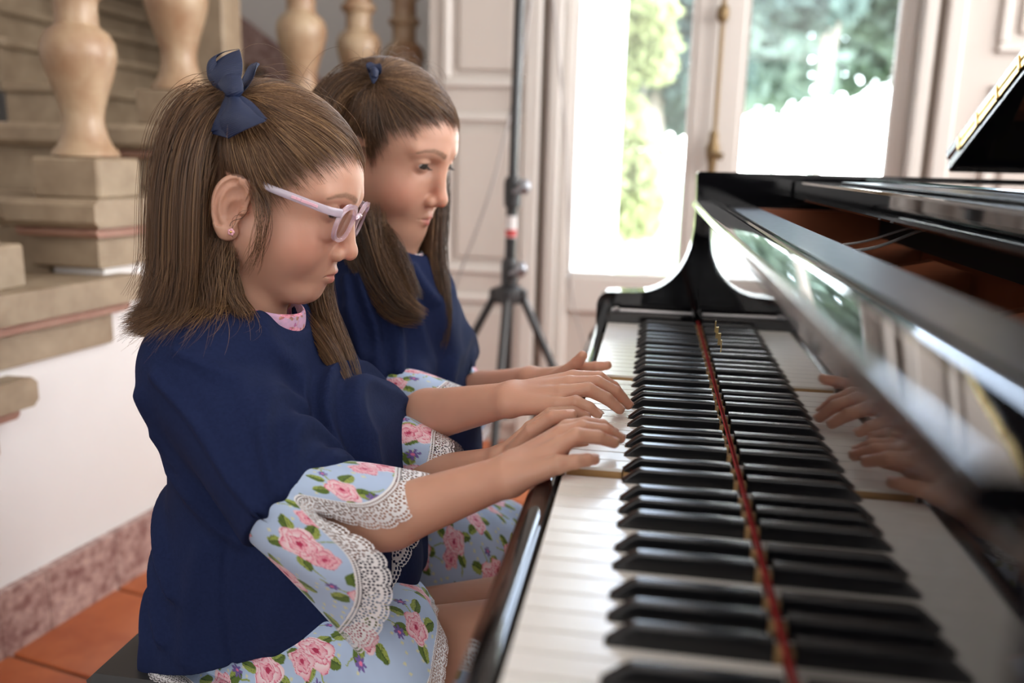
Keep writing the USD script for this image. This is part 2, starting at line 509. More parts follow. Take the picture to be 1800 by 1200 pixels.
M['glass'] = usdkit.material(stage, '/World/Looks/pane_glass', {'t': ('transparent_bsdf', {'color': (.97, .98, .97)}), 'g': ('glossy_bsdf', {'color': (1, 1, 1), 'roughness': .02}), 'f': ('fresnel', {'IOR': 1.45}), 'm': ('mix_closure', {})}, [('f.fac', 'm.fac'), ('t.BSDF', 'm.closure1'), ('g.BSDF', 'm.closure2')], surface='m.closure')
ZG0 = -.115
for x0, x1, g0, g1 in LEAF:
    lf = obj('leaf_frame', cat_([rbox((x0, RB + .03, FLOOR_Z + .02), (g0, RB + .085, WTOP - .04), .008), rbox((g1, RB + .03, FLOOR_Z + .02), (x1, RB + .085, WTOP - .04), .008), rbox((g0, RB + .03, ZG0 - .13), (g1, RB + .085, ZG0), .008), rbox((g0, RB + .03, WTOP - .16), (g1, RB + .085, WTOP - .04), .008), rbox((g0, RB + .03, FLOOR_Z + .02), (g1, RB + .085, FLOOR_Z + .16), .008)]), M['paint_white'], wn, smooth=False)
    obj('pane', box((g0 - .005, RB + .055, ZG0 - .005), (g1 + .005, RB + .06, WTOP - .155)), M['glass'], lf, smooth=False)
    obj('kick_panel', rbox((g0 - .005, RB + .05, FLOOR_Z + .15), (g1 + .005, RB + .07, ZG0 - .12), .006), M['paint'], lf, smooth=False)
    obj('glazing_bead', cat_([box((g0, RB + .036, ZG0), (g0 + .012, RB + .055, WTOP - .16)), box((g1 - .012, RB + .036, ZG0), (g1, RB + .055, WTOP - .16)), box((g0, RB + .036, ZG0), (g1, RB + .055, ZG0 + .012))]), M['paint_white'], lf, smooth=False)
cb = obj('espagnolette_rod', tube([(.247, RB + .005, -.6), (.247, RB + .005, 1.6)], .008, 10), M['brass'], wn, smooth=40, label='dark brass locking rod')
obj('rod_guide', lathe([(.006, -.03), (.017, -.02), (.02, 0), (.017, .02), (.006, .03)], 14, (.247, RB + .0, .735)), M['brass'], cb, smooth=40)
hz = .305
obj('handle', cat_([lathe([(.008, -.07), (.013, -.06), (.015, -.03), (.021, -.005), (.022, .02), (.014, .045), (.016, .06), (.008, .075)], 16, (.245, RB - .004, hz)), tube([(.245, RB - .015, hz), (.25, RB - .045, hz - .003), (.275, RB - .05, hz - .01)], [.008, .009, .012], 10)]), M['brass'], cb, smooth=40, label='brass turn handle')
# rest of the room
obj('wall_right', box((3.2, -3.4, FLOOR_Z), (3.35, RB + .2, 2.6)), M['plaster'], None, smooth=False, label='plain wall at the right end of the hall', cat='wall', kind='structure')
obj('wall_front', box((-5, -3.5, FLOOR_Z), (3.4, -3.38, 2.6)), M['plaster'], None, smooth=False, label='plaster wall behind the photographer', cat='wall', kind='structure')
obj('ceiling', box((-5, -3.4, 2.6), (3.6, 4.4, 2.7)), M['ceiling'], None, smooth=False, label='white hall ceiling', cat='ceiling', kind='structure')

# ------------------------------------------------------------------ garden outside
M['lawn'] = mat('lawn', (.16, .22, .10), .9, noise=(4, (.27, .33, .17), .3, 4))
M['plaster_out'] = mat('whitewash', (.82, .81, .78), .9)
M['paving'] = mat('paving', (.62, .58, .52), .8, noise=(3, (.75, .72, .66), .3, 4))
obj('lawn', box((-40, 6.5, FLOOR_Z - .5), (50, 60, FLOOR_Z - .25)), M['lawn'], None, smooth=False, label='sunny lawn beyond the terrace', cat='lawn', kind='structure')
obj('terrace', box((-6, RB + .28, FLOOR_Z - .4), (8, 6.6, FLOOR_Z - .05)), M['paving'], None, smooth=False, label='pale paved terrace outside the window', cat='terrace', kind='structure')


pw = [(-0.7352, 4.6, 0.2088), (-0.1563, 4.6, 0.2243)]
obj('garden_pillar', cat_([rbox((pw[0][0], 4.6, FLOOR_Z - .05), (pw[1][0], 5.0, 2.9), .01), rbox((pw[0][0] - .05, 4.55, FLOOR_Z - .05), (pw[1][0] + .04, 5.05, FLOOR_Z + .15), .01)]), M['plaster_out'], None, smooth=False, label='whitewashed pillar of the terrace outside the left pane', cat='pillar')


def leafmat(name, c, tr):
    return usdkit.material(stage, '/World/Looks/' + name, {'d': ('diffuse_bsdf', {'color': c}), 't': ('translucent_bsdf', {'color': tr}), 'm': ('mix_closure', {'fac': .45})}, [('d.BSDF', 'm.closure1'), ('t.BSDF', 'm.closure2')], surface='m.closure')


M['leaf'] = leafmat('leaf', (.15, .185, .15), (.21, .25, .19))
M['leaf_dark'] = leafmat('leaf_dark', (.085, .115, .10), (.13, .17, .145))
M['leaf_yellow'] = leafmat('leaf_yellow', (.26, .28, .14), (.34, .35, .17))
M['bark'] = mat('bark', (.30, .24, .20), .9, bump=(30, .5, .02))


def leaves(blobs, n, size, seed):
    r = np.random.default_rng(seed)
    vs, fs = [], []
    w = np.array([b[3] ** 2 for b in blobs])
    w /= w.sum()
    k = r.choice(len(blobs), n, p=w)
    B = np.array(blobs)[k]
    d = r.normal(size=(n, 3))
    d /= np.linalg.norm(d, axis=1, keepdims=True)
    c = B[:, :3] + d * (B[:, 3] * r.uniform(.35, 1, n) ** .6)[:, None] * [1, 1, .8]
    a = r.normal(size=(n, 3))
    a /= np.linalg.norm(a, axis=1, keepdims=True)
    b = np.cross(a, r.normal(size=(n, 3)))
    b /= np.linalg.norm(b, axis=1, keepdims=True)
    s = (size * r.uniform(.7, 1.3, n))[:, None]
    nn = np.cross(a, b)
    q = np.stack([c - a * s, c + b * s * .45 + nn * s * .1, c + a * s, c - b * s * .45 + nn * s * .1], 1).reshape(-1, 3)
    i = np.arange(n)[:, None] * 4
    return q, np.vstack([i + [0, 1, 2], i + [0, 2, 3]])


def tree(name, label, x, y, trunk_r, trunk_h, blobs, n, size, lm, seed, group=None, cat='tree'):
    t = thing(name, label, cat, group)
    z0 = FLOOR_Z - .3
    r = np.random.default_rng(seed)
    ms = [tube([(x, y, z0), (x + .03, y, z0 + trunk_h * .4), (x - .04, y + .03, z0 + trunk_h * .75), (x + .02, y, z0 + trunk_h)], [trunk_r, trunk_r * .85, trunk_r * .75, trunk_r * .6], 9)]
    for b in blobs[:5]:
        ms.append(tube([(x, y, z0 + trunk_h * .8), ((x + b[0]) / 2, (y + b[1]) / 2, (z0 + trunk_h + b[2]) / 2 + .1), b[:3]], [trunk_r * .5, trunk_r * .3, trunk_r * .12], 6))
    obj('trunk', cat_(ms), M['bark'], t, smooth=50)
    obj('foliage', leaves(blobs, n, size, seed), M[lm], t, smooth=False, kind='stuff')


def blobs_at(x, y, z, rx, rz, n, rb, seed):
    r = np.random.default_rng(seed)
    return [(x + r.uniform(-rx, rx), y + r.uniform(-rx, rx), z + r.uniform(-rz, rz), rb * r.uniform(.7, 1.25)) for _ in range(n)]


tree('garden_tree', 'dark-leaved tree with slim trunk, seen through the left pane', .05, 9.6, .13, 2.6, blobs_at(.1, 9.6, 2.1, .62, 1.5, 18, .5, 1), 5600, .12, 'leaf_dark', 11)
tree('garden_tree', 'tree with a grey trunk at the left of the right pane', 1.62, 8.6, .07, 2.5, blobs_at(1.6, 8.6, 2.35, .3, .8, 10, .42, 2), 3000, .11, 'leaf_dark', 12)
tree('garden_tree', 'pale-trunked tree in the middle of the right pane', 2.62, 9.8, .09, 2.5, blobs_at(2.75, 9.8, 2.3, .35, .9, 12, .45, 3), 3600, .12, 'leaf', 13)
tree('garden_tree', 'leafy tree at the far right of the right pane', 4.75, 12.6, .14, 2.8, blobs_at(4.7, 12.6, 3.0, .6, 1.5, 14, .62, 4), 4600, .14, 'leaf_dark', 14)
tree('garden_tree', 'tall tree rising far behind between the two panes', 1.2, 17.0, .18, 3.6, blobs_at(1.2, 17.0, 3.4, 1.5, 1.9, 16, 1.1, 5), 4600, .22, 'leaf', 15)
tree('garden_tree', 'broad far tree at the right of the right pane', 4.9, 18.5, .18, 3.4, blobs_at(4.9, 18.5, 3.6, 1.2, 1.8, 14, .9, 9), 4200, .22, 'leaf', 19)
tree('garden_shrub', 'yellow-green bush close behind the left pane', -.16, 6.4, .03, 1.2, blobs_at(-.16, 6.4, .70, .16, .85, 18, .22, 6), 3600, .06, 'leaf_yellow', 16, cat='shrub')
tree('garden_shrub', 'low green shrub at the lower left of the right pane', 1.05, 7.2, .03, .5, blobs_at(1.05, 7.2, .0, .22, .22, 8, .2, 7), 1600, .06, 'leaf', 17, cat='shrub')
tree('garden_shrub', 'low green shrub at the lower right of the right pane', 2.25, 7.2, .03, .5, blobs_at(2.25, 7.2, .0, .3, .22, 9, .22, 8), 1800, .06, 'leaf', 18, cat='shrub')

# ------------------------------------------------------------------ grand piano
KW = .0235
M['lacquer'] = mat('black_lacquer', (.004, .004, .005), .035, ior=1.52)
M['lacquer_dust'] = mat('black_lacquer_dusty', (.005, .005, .006), .3, noise=(160, (.022, .024, .030), .12, 6), ior=1.4, specular_ior_level=.12)
M['ivory'] = mat('ivory', (.88, .85, .79), .2, noise=(18, (.91, .885, .84), .3, 4))
M['ebony'] = mat('ebony', (.008, .0085, .010), .2, bump=(300, .06, .0006))
M['key_wood'] = mat('key_wood', (.42, .24, .09), .6, noise=(40, (.52, .32, .14), .3, 3))
M['felt_red'] = mat('felt_red', (.42, .012, .016), .9, bump=(900, .5, .001))
M['mahogany'] = mat('mahogany', (.20, .055, .022), .32, noise=(14, (.30, .095, .040), .3, 4))
M['gold'] = mat('gold_plate', (.85, .60, .22), .22, metallic=1.0)
M['steel'] = mat('steel', (.55, .55, .57), .25, metallic=1.0)
M['plate_gold'] = mat('iron_plate_bronze', (.45, .29, .10), .35, metallic=.8)
M['felt_dark'] = mat('felt_dark', (.012, .012, .014), .95)
pn = thing('grand_piano', 'black lacquered grand piano with open lid and long row of keys', 'piano')
# bass end at gap 44, treble end at gap -8; gap g = y / KW counted from the B-C gap (black after gaps 1 2 3 5 6 of every 7)
BLACK_OFF = {1: -.15, 2: 0., 3: .15, 5: -.11, 6: .11}
PRESSED = {12: .0085, 27: .008}


def black_at(g):
    return g % 7 in BLACK_OFF and -7 < g < 43.5


for g in range(-8, 44):
    y0, y1 = g * KW + .0006, (g + 1) * KW - .0006
    n0 = (g + BLACK_OFF.get(g % 7, 0)) * KW + .0062 if black_at(g) else y0
    n1 = (g + 1 + BLACK_OFF.get((g + 1) % 7, 0)) * KW - .0062 if black_at(g + 1) else y1
    head = Polygon([(0, y0), (.0505, y0), (.0505, max(y0, n0)), (.149, max(y0, n0)), (.149, min(y1, n1)), (.0505, min(y1, n1)), (.0505, y1), (0, y1)])
    head = head.buffer(-.0008, quad_segs=3).buffer(.0008, quad_segs=3)
    dz = -PRESSED.get(g, 0)
    key = cat_([prism(head, -.0022, 0, 'z'), prism(head.buffer(-.0006), 0, .0004, 'z'), rbox((-.001, y0, -.017), (.001, y1, -.0004), .0006)])
    key.apply_translation((0, 0, dz - .0004))
    k = obj('white_key', key, M['ivory'], pn, smooth=25)
    wd = prism(head.buffer(-.0002), -.022, -.0023, 'z')
    wd.apply_translation((0, 0, dz - .0004))
    obj('key_stick', wd, M['key_wood'], k, smooth=False)
for g in range(-7, 44):
    if not black_at(g):
        continue
    yc = (g + BLACK_OFF[g % 7]) * KW
    a = np.linspace(-np.pi / 2, np.pi / 2, 7)
    P = []
    for z, w, xf, rr in ((-.001, .0057, .0515, .0022), (.0012, .0057, .0510, .0022), (.0095, .0050, .0605, .0042), (.0117, .0047, .0640, .0044), (.0124, .0040, .0665, .0038)):
        for s in (-1, 1):
            P.append((.1440, yc + s * w, z))
        for t in a:
            P.append((xf + rr * (1 - math.cos(t)), yc + w * math.sin(t), z))
    h = trimesh.convex.convex_hull(np.array(P))
    k = obj('black_key', h, M['ebony'], pn, smooth=28)
    obj('key_stick', cat_([box((.0517, yc - .0048, -.022), (.1495, yc + .0048, -.0012)), rbox((.1443, yc - .0042, -.002), (.1490, yc + .0042, .0072), .0006)]), M['key_wood'], k, smooth=False)
YB, YT = 44 * KW, -8 * KW
obj('key_slip', prism(Polygon([(-.030, -.10), (-.004, -.10), (-.004, -.016), (-.008, -.0085), (-.014, -.0065), (-.022, -.0085), (-.030, -.018)]), YT - .085, YB + .045, 'y'), M['lacquer'], pn, smooth=35, label='glossy black rail in front of the keys')
obj('key_bed', box((-.004, YT - .05, -.13), (.60, YB + .045, -.03)), M['felt_dark'], pn, smooth=False)
kb = []
for a, b in ((YB + .002, YB + .044), (YT - .084, YT - .002)):
    q = obj('key_block', rbox((-.004, a, -.03), (.149, b, .016), .004), M['lacquer'], pn, smooth=False)
    obj('block_strip', cat_([tube([(.004, (a + b) / 2, .018), (.142, (a + b) / 2, .018)], .0035, 8), lathe([(.006, 0), (.006, .003), (.003, .005)], 12, (.012, (a + b) / 2, .0195))]), M['steel'], q, smooth=40, label='bright metal strip on the key block')
obj('name_felt', tube([(.1489, YT + .002, .0098), (.1489, YB - .001, .0098)], .0010, 8), M['felt_red'], pn, smooth=40, label='thin red felt strip behind the black keys')
# fallboard: upright mirror face, rounded nose along the top
FB = [(.150, -.03), (.150, .181)]
FB += [tuple(x) for x in spline([(.150, .181), (.1490, .187), (.1460, .1930), (.1400, .1975), (.1352, .1990)], 14)[1:]]
FB += [(.1355 - .0068 * math.sin(t) * 1.0 + 0, .2035 - .007 * math.cos(t)) for t in np.linspace(.25, math.pi * .5, 5)]
FB += [(.1290 + .006 * (1 - math.cos(t)), .2045 + .006 * math.sin(t)) for t in np.linspace(.1, math.pi / 2, 6)]
FB += [(.156, .2102), (.1605, .2095), (.1625, .206), (.163, .19), (.163, -.03)]
fb = obj('fallboard', prism(Polygon(FB).buffer(0), YT - .070, YB + .030, 'y'), M['lacquer'], pn, smooth=40, label='mirror-black fallboard behind the keys')
# small gilt lettering strokes on the fallboard, too blurred to read
lt = []
for i, yy in enumerate(np.linspace(.555, .655, 6)):
    lt += [box((.1494, yy - .0012, .060 + .004 * (i % 2)), (.1502, yy + .0012, .074 + .004 * (i % 2)))]
obj('gilt_lettering', cat_(lt), M['gold'], fb, smooth=False, label='tiny worn gilt marks')
# shelf (groove, half-round bead, dusty ledge) behind the fallboard
obj('shelf_rail', prism(Polygon([(.165, .10), (.165, .175), (.1735, .175), (.1735, .1985), (.1750, .2025), (.1775, .2040), (.1805, .2025), (.1820, .1970), (.1850, .1970), (.1865, .2015), (.233, .2015), (.233, .10)]), YT - .085, YB + .04, 'y'), M['lacquer'], pn, smooth=35, label='narrow black shelf behind the fallboard')
obj('shelf_top', rbox((.187, YT - .085, .2016), (.2325, YB + .04, .2026), .0004), M['lacquer_dust'], pn, smooth=False, label='dusty black shelf top')
# arms and rim: curved cheek at both ends
ARM = [(-.024, -.10), (-.024, .022)] + [(-.024 + .022 * (1 - math.cos(t)), .022 + .024 * math.sin(t)) for t in np.linspace(.2, math.pi / 2, 6)]
ARM += [tuple(x) for x in spline([(.030, .0470), (.062, .0500), (.092, .0640), (.116, .0900), (.131, .1250), (.1365, .165), (.1370, .215)], 26)]
ARM += [(.1350, .2540), (.1385, .2575), (.60, .2575), (.60, -.10)]
for a, b in ((YB + .045, YB + .10), (YT - .14, YT - .085)):
    obj('arm', prism(Polygon(ARM).buffer(0), a, b, 'y'), M['lacquer'], pn, smooth=40, label='curved black arm at the end of the keyboard')
RY0, RY1 = YT - .14, YB + .10
t = np.linspace(0, 1, 40)
tail = spline([(.60, RY0), (.9, RY0 + .0), (1.2, RY0 + .09), (1.5, RY0 + .36), (1.72, RY0 + .7), (1.9, RY0 + 1.1), (1.86, RY1 - .12), (1.74, RY1 - .01), (1.5, RY1), (.60, RY1)], 60)
rim = LineString(tail).buffer(.0275, cap_style=2)
obj('rim', prism(rim.buffer(0), -.10, .2575, 'z'), M['lacquer'], pn, smooth=40, label='curved black case of the piano')
inner = LineString(tail).buffer(.05, cap_style=2).intersection(Polygon(tail).buffer(-.029))
for gpoly in getattr(inner, 'geoms', [inner]):
    obj('inner_rim', prism(gpoly, -.05, .150, 'z'), M['mahogany'], pn, smooth=40)
obj('inner_arm', box((.2335, YB + .025, .0), (.60, YB + .0445, .2)), M['mahogany'], pn, smooth=False, label='mahogany lining inside the bass arm')
obj('soundboard', prism(Polygon(tail).buffer(-.03), -.02, -.01, 'z'), M['mahogany'], pn, smooth=False)
obj('iron_plate', prism(Polygon(tail).buffer(-.04).intersection(Polygon([(.66, -2), (3, -2), (3, 3), (.66, 3)])), .10, .125, 'z'), M['plate_gold'], pn, smooth=False, label='bronze-painted iron plate')
obj('pin_block', rbox((.50, YT - .04, .02), (.65, YB + .04, .150), .004), M['mahogany'], pn, smooth=False, label='red-brown wooden pin block')
obj('action_rail', rbox((.2335, YT - .04, .06), (.255, YB + .02, .120), .004), M['mahogany'], pn, smooth=False)
obj('action_bed', box((.255, YT - .04, -.03), (.50, YB + .02, .06)), M['mahogany'], pn, smooth=False)
for yy in (.05, .42, .80):
    obj('action_bracket', prism(Polygon([(.25, .06), (.49, .06), (.49, .135), (.44, .15), (.36, .13), (.30, .09)]), yy, yy + .022, 'y'), M['mahogany'], pn, smooth=30)
# music desk lying flat over the pin block
ds = obj('music_desk', rbox((.292, YT - .03, .2175), (.47, YB + .028, .2455), .0025), M['lacquer'], pn, smooth=False, label='folded-down black music desk')
obj('desk_slide', rbox((.40, YT - .03, .2456), (.62, YB + .028, .2530), .002), M['lacquer'], ds, smooth=False)
obj('desk_flap', rbox((.335, YT + .1, .2457), (.395, YB - .12, .2490), .001), M['lacquer_dust'], ds, smooth=False)
obj('desk_rail', box((.43, YT - .02, .16), (.445, YB + .028, .2174)), M['felt_dark'], ds, smooth=False)
# lid, propped open along the bass side, front flap folded back on it
HY, HZ, LA = YB + .095, .266, math.radians(26.5)
e_w = np.array([0, -math.cos(LA), math.sin(LA)])
e_n = np.array([0, math.sin(LA), math.cos(LA)])


def lidbox(x0, x1, w0, w1, n0, n1, r=.003):
    b = rbox((x0, w0, n0), (x1, w1, n1), r)
    v = np.array(b.vertices)
    return trimesh.Trimesh(np.array([0, HY, HZ]) + v[:, :1] * [1, 0, 0] + v[:, 1:2] * e_w + v[:, 2:3] * e_n, b.faces, process=False)


LX = .545
ld = obj('lid', lidbox(LX, 1.75, 0, 1.32, 0, .020), M['lacquer'], pn, smooth=False, label='open black piano lid')
obj('lid_flap', lidbox(LX, LX + .36, -.005, 1.30, .024, .044), M['lacquer'], ld, smooth=False, label='front lid flap folded back')
obj('long_hinge', cat_([lidbox(LX - .003, LX, .055, 1.28, .011, .020, .0005), lidbox(LX - .003, LX, .055, 1.28, .024, .033, .0005)] + [lidbox(LX - .0045, LX - .002, .06 + .075 * i, .066 + .075 * i, .012, .032, .0004) for i in range(16)]), M['gold'], ld, smooth=False, label='gilt piano hinge along the lid edge')
obj('lid_prop', tube([(1.0, RY0 + .06, .2), (1.0, RY0 + .22, .80)], .012, 10), M['lacquer'], pn, smooth=40)
for x, y in ((.20, RY0 + .1), (.20, RY1 - .1), (1.55, .62)):
    lg = obj('leg', lathe([(.03, FLOOR_Z + .06), (.035, FLOOR_Z + .1), (.05, FLOOR_Z + .3), (.062, -.12)], 20, (x, y, 0)), M['lacquer'], pn, smooth=40)
    obj('caster', lathe([(.02, FLOOR_Z), (.032, FLOOR_Z + .01), (.032, FLOOR_Z + .05), (.02, FLOOR_Z + .065)], 16, (x, y, 0)), M['brass'], lg, smooth=40)
M['white_plastic'] = mat('white_plastic', (.8, .8, .8), .3)
for lab, pts, r in (('white flat cable nearest the keys, curving out of the piano case', [(0.2967, 0.62, 0.175), (0.3261, 0.64, 0.179), (0.3557, 0.66, 0.1878), (0.3796, 0.68, 0.1953), (0.4044, 0.7, 0.2003)], .0020), ('thin grey-white cable just behind the white one in the piano case', [(0.293, 0.66, 0.1785), (0.322, 0.68, 0.182), (0.3493, 0.7, 0.1884), (0.3771, 0.72, 0.1957), (0.4039, 0.74, 0.1996)], .0015)):
    obj('cable', tube(spline(pts, 30), r, 8), M['white_plastic'], None, smooth=40, label=lab, cat='cable')

# ------------------------------------------------------------------ prints: roses on pale blue cotton, lace
BLUE = np.array(lin(176, 197, 226))


def floral(uv, seed, density=420, scale=1.0):
    """colour of the printed cotton at uv (metres)"""
    r = np.random.default_rng(seed)
    lo, hi = uv.min(0) - .03, uv.max(0) + .03
    n = len(uv)
    w = np.array([meshkit.fbm(np.c_[uv * 30, np.zeros(n)], 3, seed), meshkit.fbm(np.c_[uv * 260, np.ones(n)], 2, seed + 1)]).T
    col = BLUE * (.93 + .14 * w[:, :1])
    warp = uv + .0022 * (np.stack([meshkit.noise(np.c_[uv * 160, np.zeros(n)], 3), meshkit.noise(np.c_[uv * 160, np.zeros(n)], 4)], 1) - .5)
    # small yellow sprigs
    cell = np.floor(uv / .011)
    hsh = np.modf(np.abs(np.sin(cell @ np.array([12.9898, 78.233]) + seed) * 43758.5453))[0]
    f = uv / .011 - cell - .5
    d = np.abs(f[:, 0] * f[:, 1]) * 9 + np.linalg.norm(f, axis=1)
    m = (hsh > .80) & (d < .30)
    col[m] = np.array(lin(214, 214, 180))
    # rose sprays on a jittered lattice
    step = .062 * scale
    gx = np.arange(lo[0], hi[0] + step, step)
    gy = np.arange(lo[1], hi[1] + step, step)
    motifs = []
    for i, x in enumerate(gx):
        for j, y in enumerate(gy):
            motifs.append((x + (j % 2) * step * .5 + r.uniform(-.007, .007), y + r.uniform(-.007, .007), r.integers(3), r.uniform(0, 6.28)))

    def put(mask, c, idx):
        col[idx[mask]] = c[mask] if np.ndim(c) == 2 else c

    green1, green2, green3 = np.array(lin(92, 116, 44)), np.array(lin(150, 166, 80)), np.array(lin(58, 82, 38))
    white, pink, deep, red = np.array(lin(244, 226, 230)), np.array(lin(232, 150, 172)), np.array(lin(212, 80, 118)), np.array(lin(176, 40, 82))
    for x, y, kind, ph in motifs:
        near = np.flatnonzero((np.abs(warp[:, 0] - x) < .042 * scale) & (np.abs(warp[:, 1] - y) < .042 * scale))
        if not len(near):
            continue
        q = (warp[near] - [x, y]) / scale

        def leaf(cx, cy, a, L, wd):
            c, s = math.cos(a), math.sin(a)
            u = (q[:, 0] - cx) * c + (q[:, 1] - cy) * s
            v = -(q[:, 0] - cx) * s + (q[:, 1] - cy) * c
            t = u / L
            half = wd * np.sqrt(np.clip(4 * t * (1 - t), 0, 1)) * (1 - .35 * t)
            inside = (t > 0) & (t < 1) & (np.abs(v) < half)
            vein = (np.abs(v) < .0005) | (np.abs(np.sin((t * 9 - np.abs(v) / wd * 3) * 3.1)) < .18)
            c_ = np.where(vein[:, None], green3, np.where((v > 0)[:, None], green1, green2))
            put(inside, c_, near)

        def rose(cx, cy, R, tone):
            dx, dy = q[:, 0] - cx, q[:, 1] - cy
            rr, th = np.hypot(dx, dy), np.arctan2(dy, dx) + ph
            Rb = R * (1 + .10 * np.cos(5 * th) + .05 * np.cos(3 * th + 1))
            t = rr / Rb
            sw = np.modf(np.abs(t * 3.4 + th / 6.283 * 2 + .35 * np.sin(3 * th + t * 5) + 10))[0]
            edge = np.abs(np.cos(th * 2.5 + np.floor(t * 3.2) * 1.3))
            cc = white * (1 - sw[:, None] ** 1.6) + pink * sw[:, None] ** 1.6
            cc = np.where((t < .42)[:, None], cc * .5 + (pink * (1 - sw[:, None]) + deep * sw[:, None]) * .55, cc)
            cc = np.where((sw > .88)[:, None], deep * (1 - tone) + red * tone, cc)
            cc = np.where((t < .17)[:, None], red, cc)
            cc = cc * (1 - .35 * tone) + deep * .35 * tone
            cc = np.where(((edge < .12) & (t > .45))[:, None], pink * .7 + deep * .3, cc)
            put(t < 1, cc, near)

        def violet(cx, cy, R):
            dx, dy = q[:, 0] - cx, q[:, 1] - cy
            rr, th = np.hypot(dx, dy), np.arctan2(dy, dx) + ph
            put(rr < R * (.45 + .55 * np.abs(np.cos(3.5 * th))), np.array(lin(112, 92, 160)), near)
            put(rr < R * .25, np.array(lin(226, 120, 160)), near)

        def stem(a, L, bend):
            u = q[:, 0] * math.cos(a) + q[:, 1] * math.sin(a)
            v = -q[:, 0] * math.sin(a) + q[:, 1] * math.cos(a) - bend * u * u
            put((u > 0) & (u < L) & (np.abs(v) < .0007), green2, near)

        stem(ph, .034, 12)
        stem(ph + 2.2, .032, -10)
        for k in range(5):
            a = ph + k * 1.25
            leaf(.013 * math.cos(a), .013 * math.sin(a), a + .3 * (-1) ** k, .0165, .0068)
        if kind == 0:
            rose(0, 0, .0165, .15)
            rose(.020 * math.cos(ph + 1), .020 * math.sin(ph + 1), .0105, .85)
        elif kind == 1:
            rose(.003, .002, .0178, .0)
            rose(-.019 * math.cos(ph), -.019 * math.sin(ph), .0125, .5)
            violet(.028 * math.cos(ph + 2.2), .028 * math.sin(ph + 2.2), .0055)
        else:
            rose(0, .002, .0140, .35)
            violet(.026 * math.cos(ph), .026 * math.sin(ph), .0065)
            violet(.024 * math.cos(ph + 2), .024 * math.sin(ph + 2), .005)
    return np.clip(col, 0, 1)


def lace_solid(u, v, W=.030):
    """True where the lace has thread; u along, v from 0 (sewn edge) to W (scalloped edge)"""
    P = .65 * W
    f = u / P - np.floor(u / P)
    scal = W * (.86 + .14 * np.sqrt(np.clip(1 - (2 * f - 1) ** 2, 0, 1)))
    ok = v < scal
    hole = np.zeros(len(u), bool)

    def dots(v0, r, n, ph=0.):
        g = u / (P / n) + ph
        du = (g - np.floor(g) - .5) * (P / n)
        hole[np.hypot(du, v - v0) < r] = True

    dots(.093 * W, .028 * W, 7)
    dots(.183 * W, .028 * W, 7, .5)
    # fan of round holes in every repeat
    cu, cv = (f - .5) * P, v - W * .42
    rr, th = np.hypot(cu, cv), np.arctan2(cu, cv)
    for R0, nh, hr in ((.113 * W, 6, .032 * W), (.21 * W, 11, .038 * W)):
        k = np.round(th / (2 * np.pi) * nh)
        a = k / nh * 2 * np.pi
        hole[np.hypot(cu - R0 * np.sin(a), cv - R0 * np.cos(a)) < hr] = True
    # joining net between the fans
    g2 = (f - np.round(f)) * P
    for v0 in (W * .24, W * .36, W * .48, W * .60):
        hole[np.hypot(g2, v - v0) < .04 * W] = True
    dv = scal - v
    g = u / (P / 6)
    du = (g - np.floor(g) - .5) * (P / 6)
    hole[np.hypot(du, dv - .093 * W) < .042 * W] = True
    g = u / (P / 6) + .5
    du = (g - np.floor(g) - .5) * (P / 6)
    hole[np.hypot(du, dv - .207 * W) < .034 * W] = True
    tip = u / (P / 6)
    ok &= ~((dv < .0009) & (np.abs(tip - np.floor(tip) - .5) > .36))
    return ok & ~hole


def loft(rows, nu, nv, closed=True, ripple=None):
    """rows: list of control loops (same point count) -> grid points (nv, nu, 3)"""
    R = np.array([spline(r, nu, closed) for r in rows])
    t = np.linspace(0, 1, len(rows))
    g = CubicSpline(t, R, axis=0, bc_type='natural')(np.linspace(0, 1, nv)) if len(rows) > 2 else R[0] + (R[1] - R[0]) * np.linspace(0, 1, nv)[:, None, None]
    return g


def grid_faces(nv, nu, closed=True):
    i, j = np.meshgrid(np.arange(nv - 1), np.arange(nu if closed else nu - 1), indexing='ij')
    q = np.stack([i * nu + j, i * nu + (j + 1) % nu, (i + 1) * nu + (j + 1) % nu, (i + 1) * nu + j], -1).reshape(-1, 4)
    return q


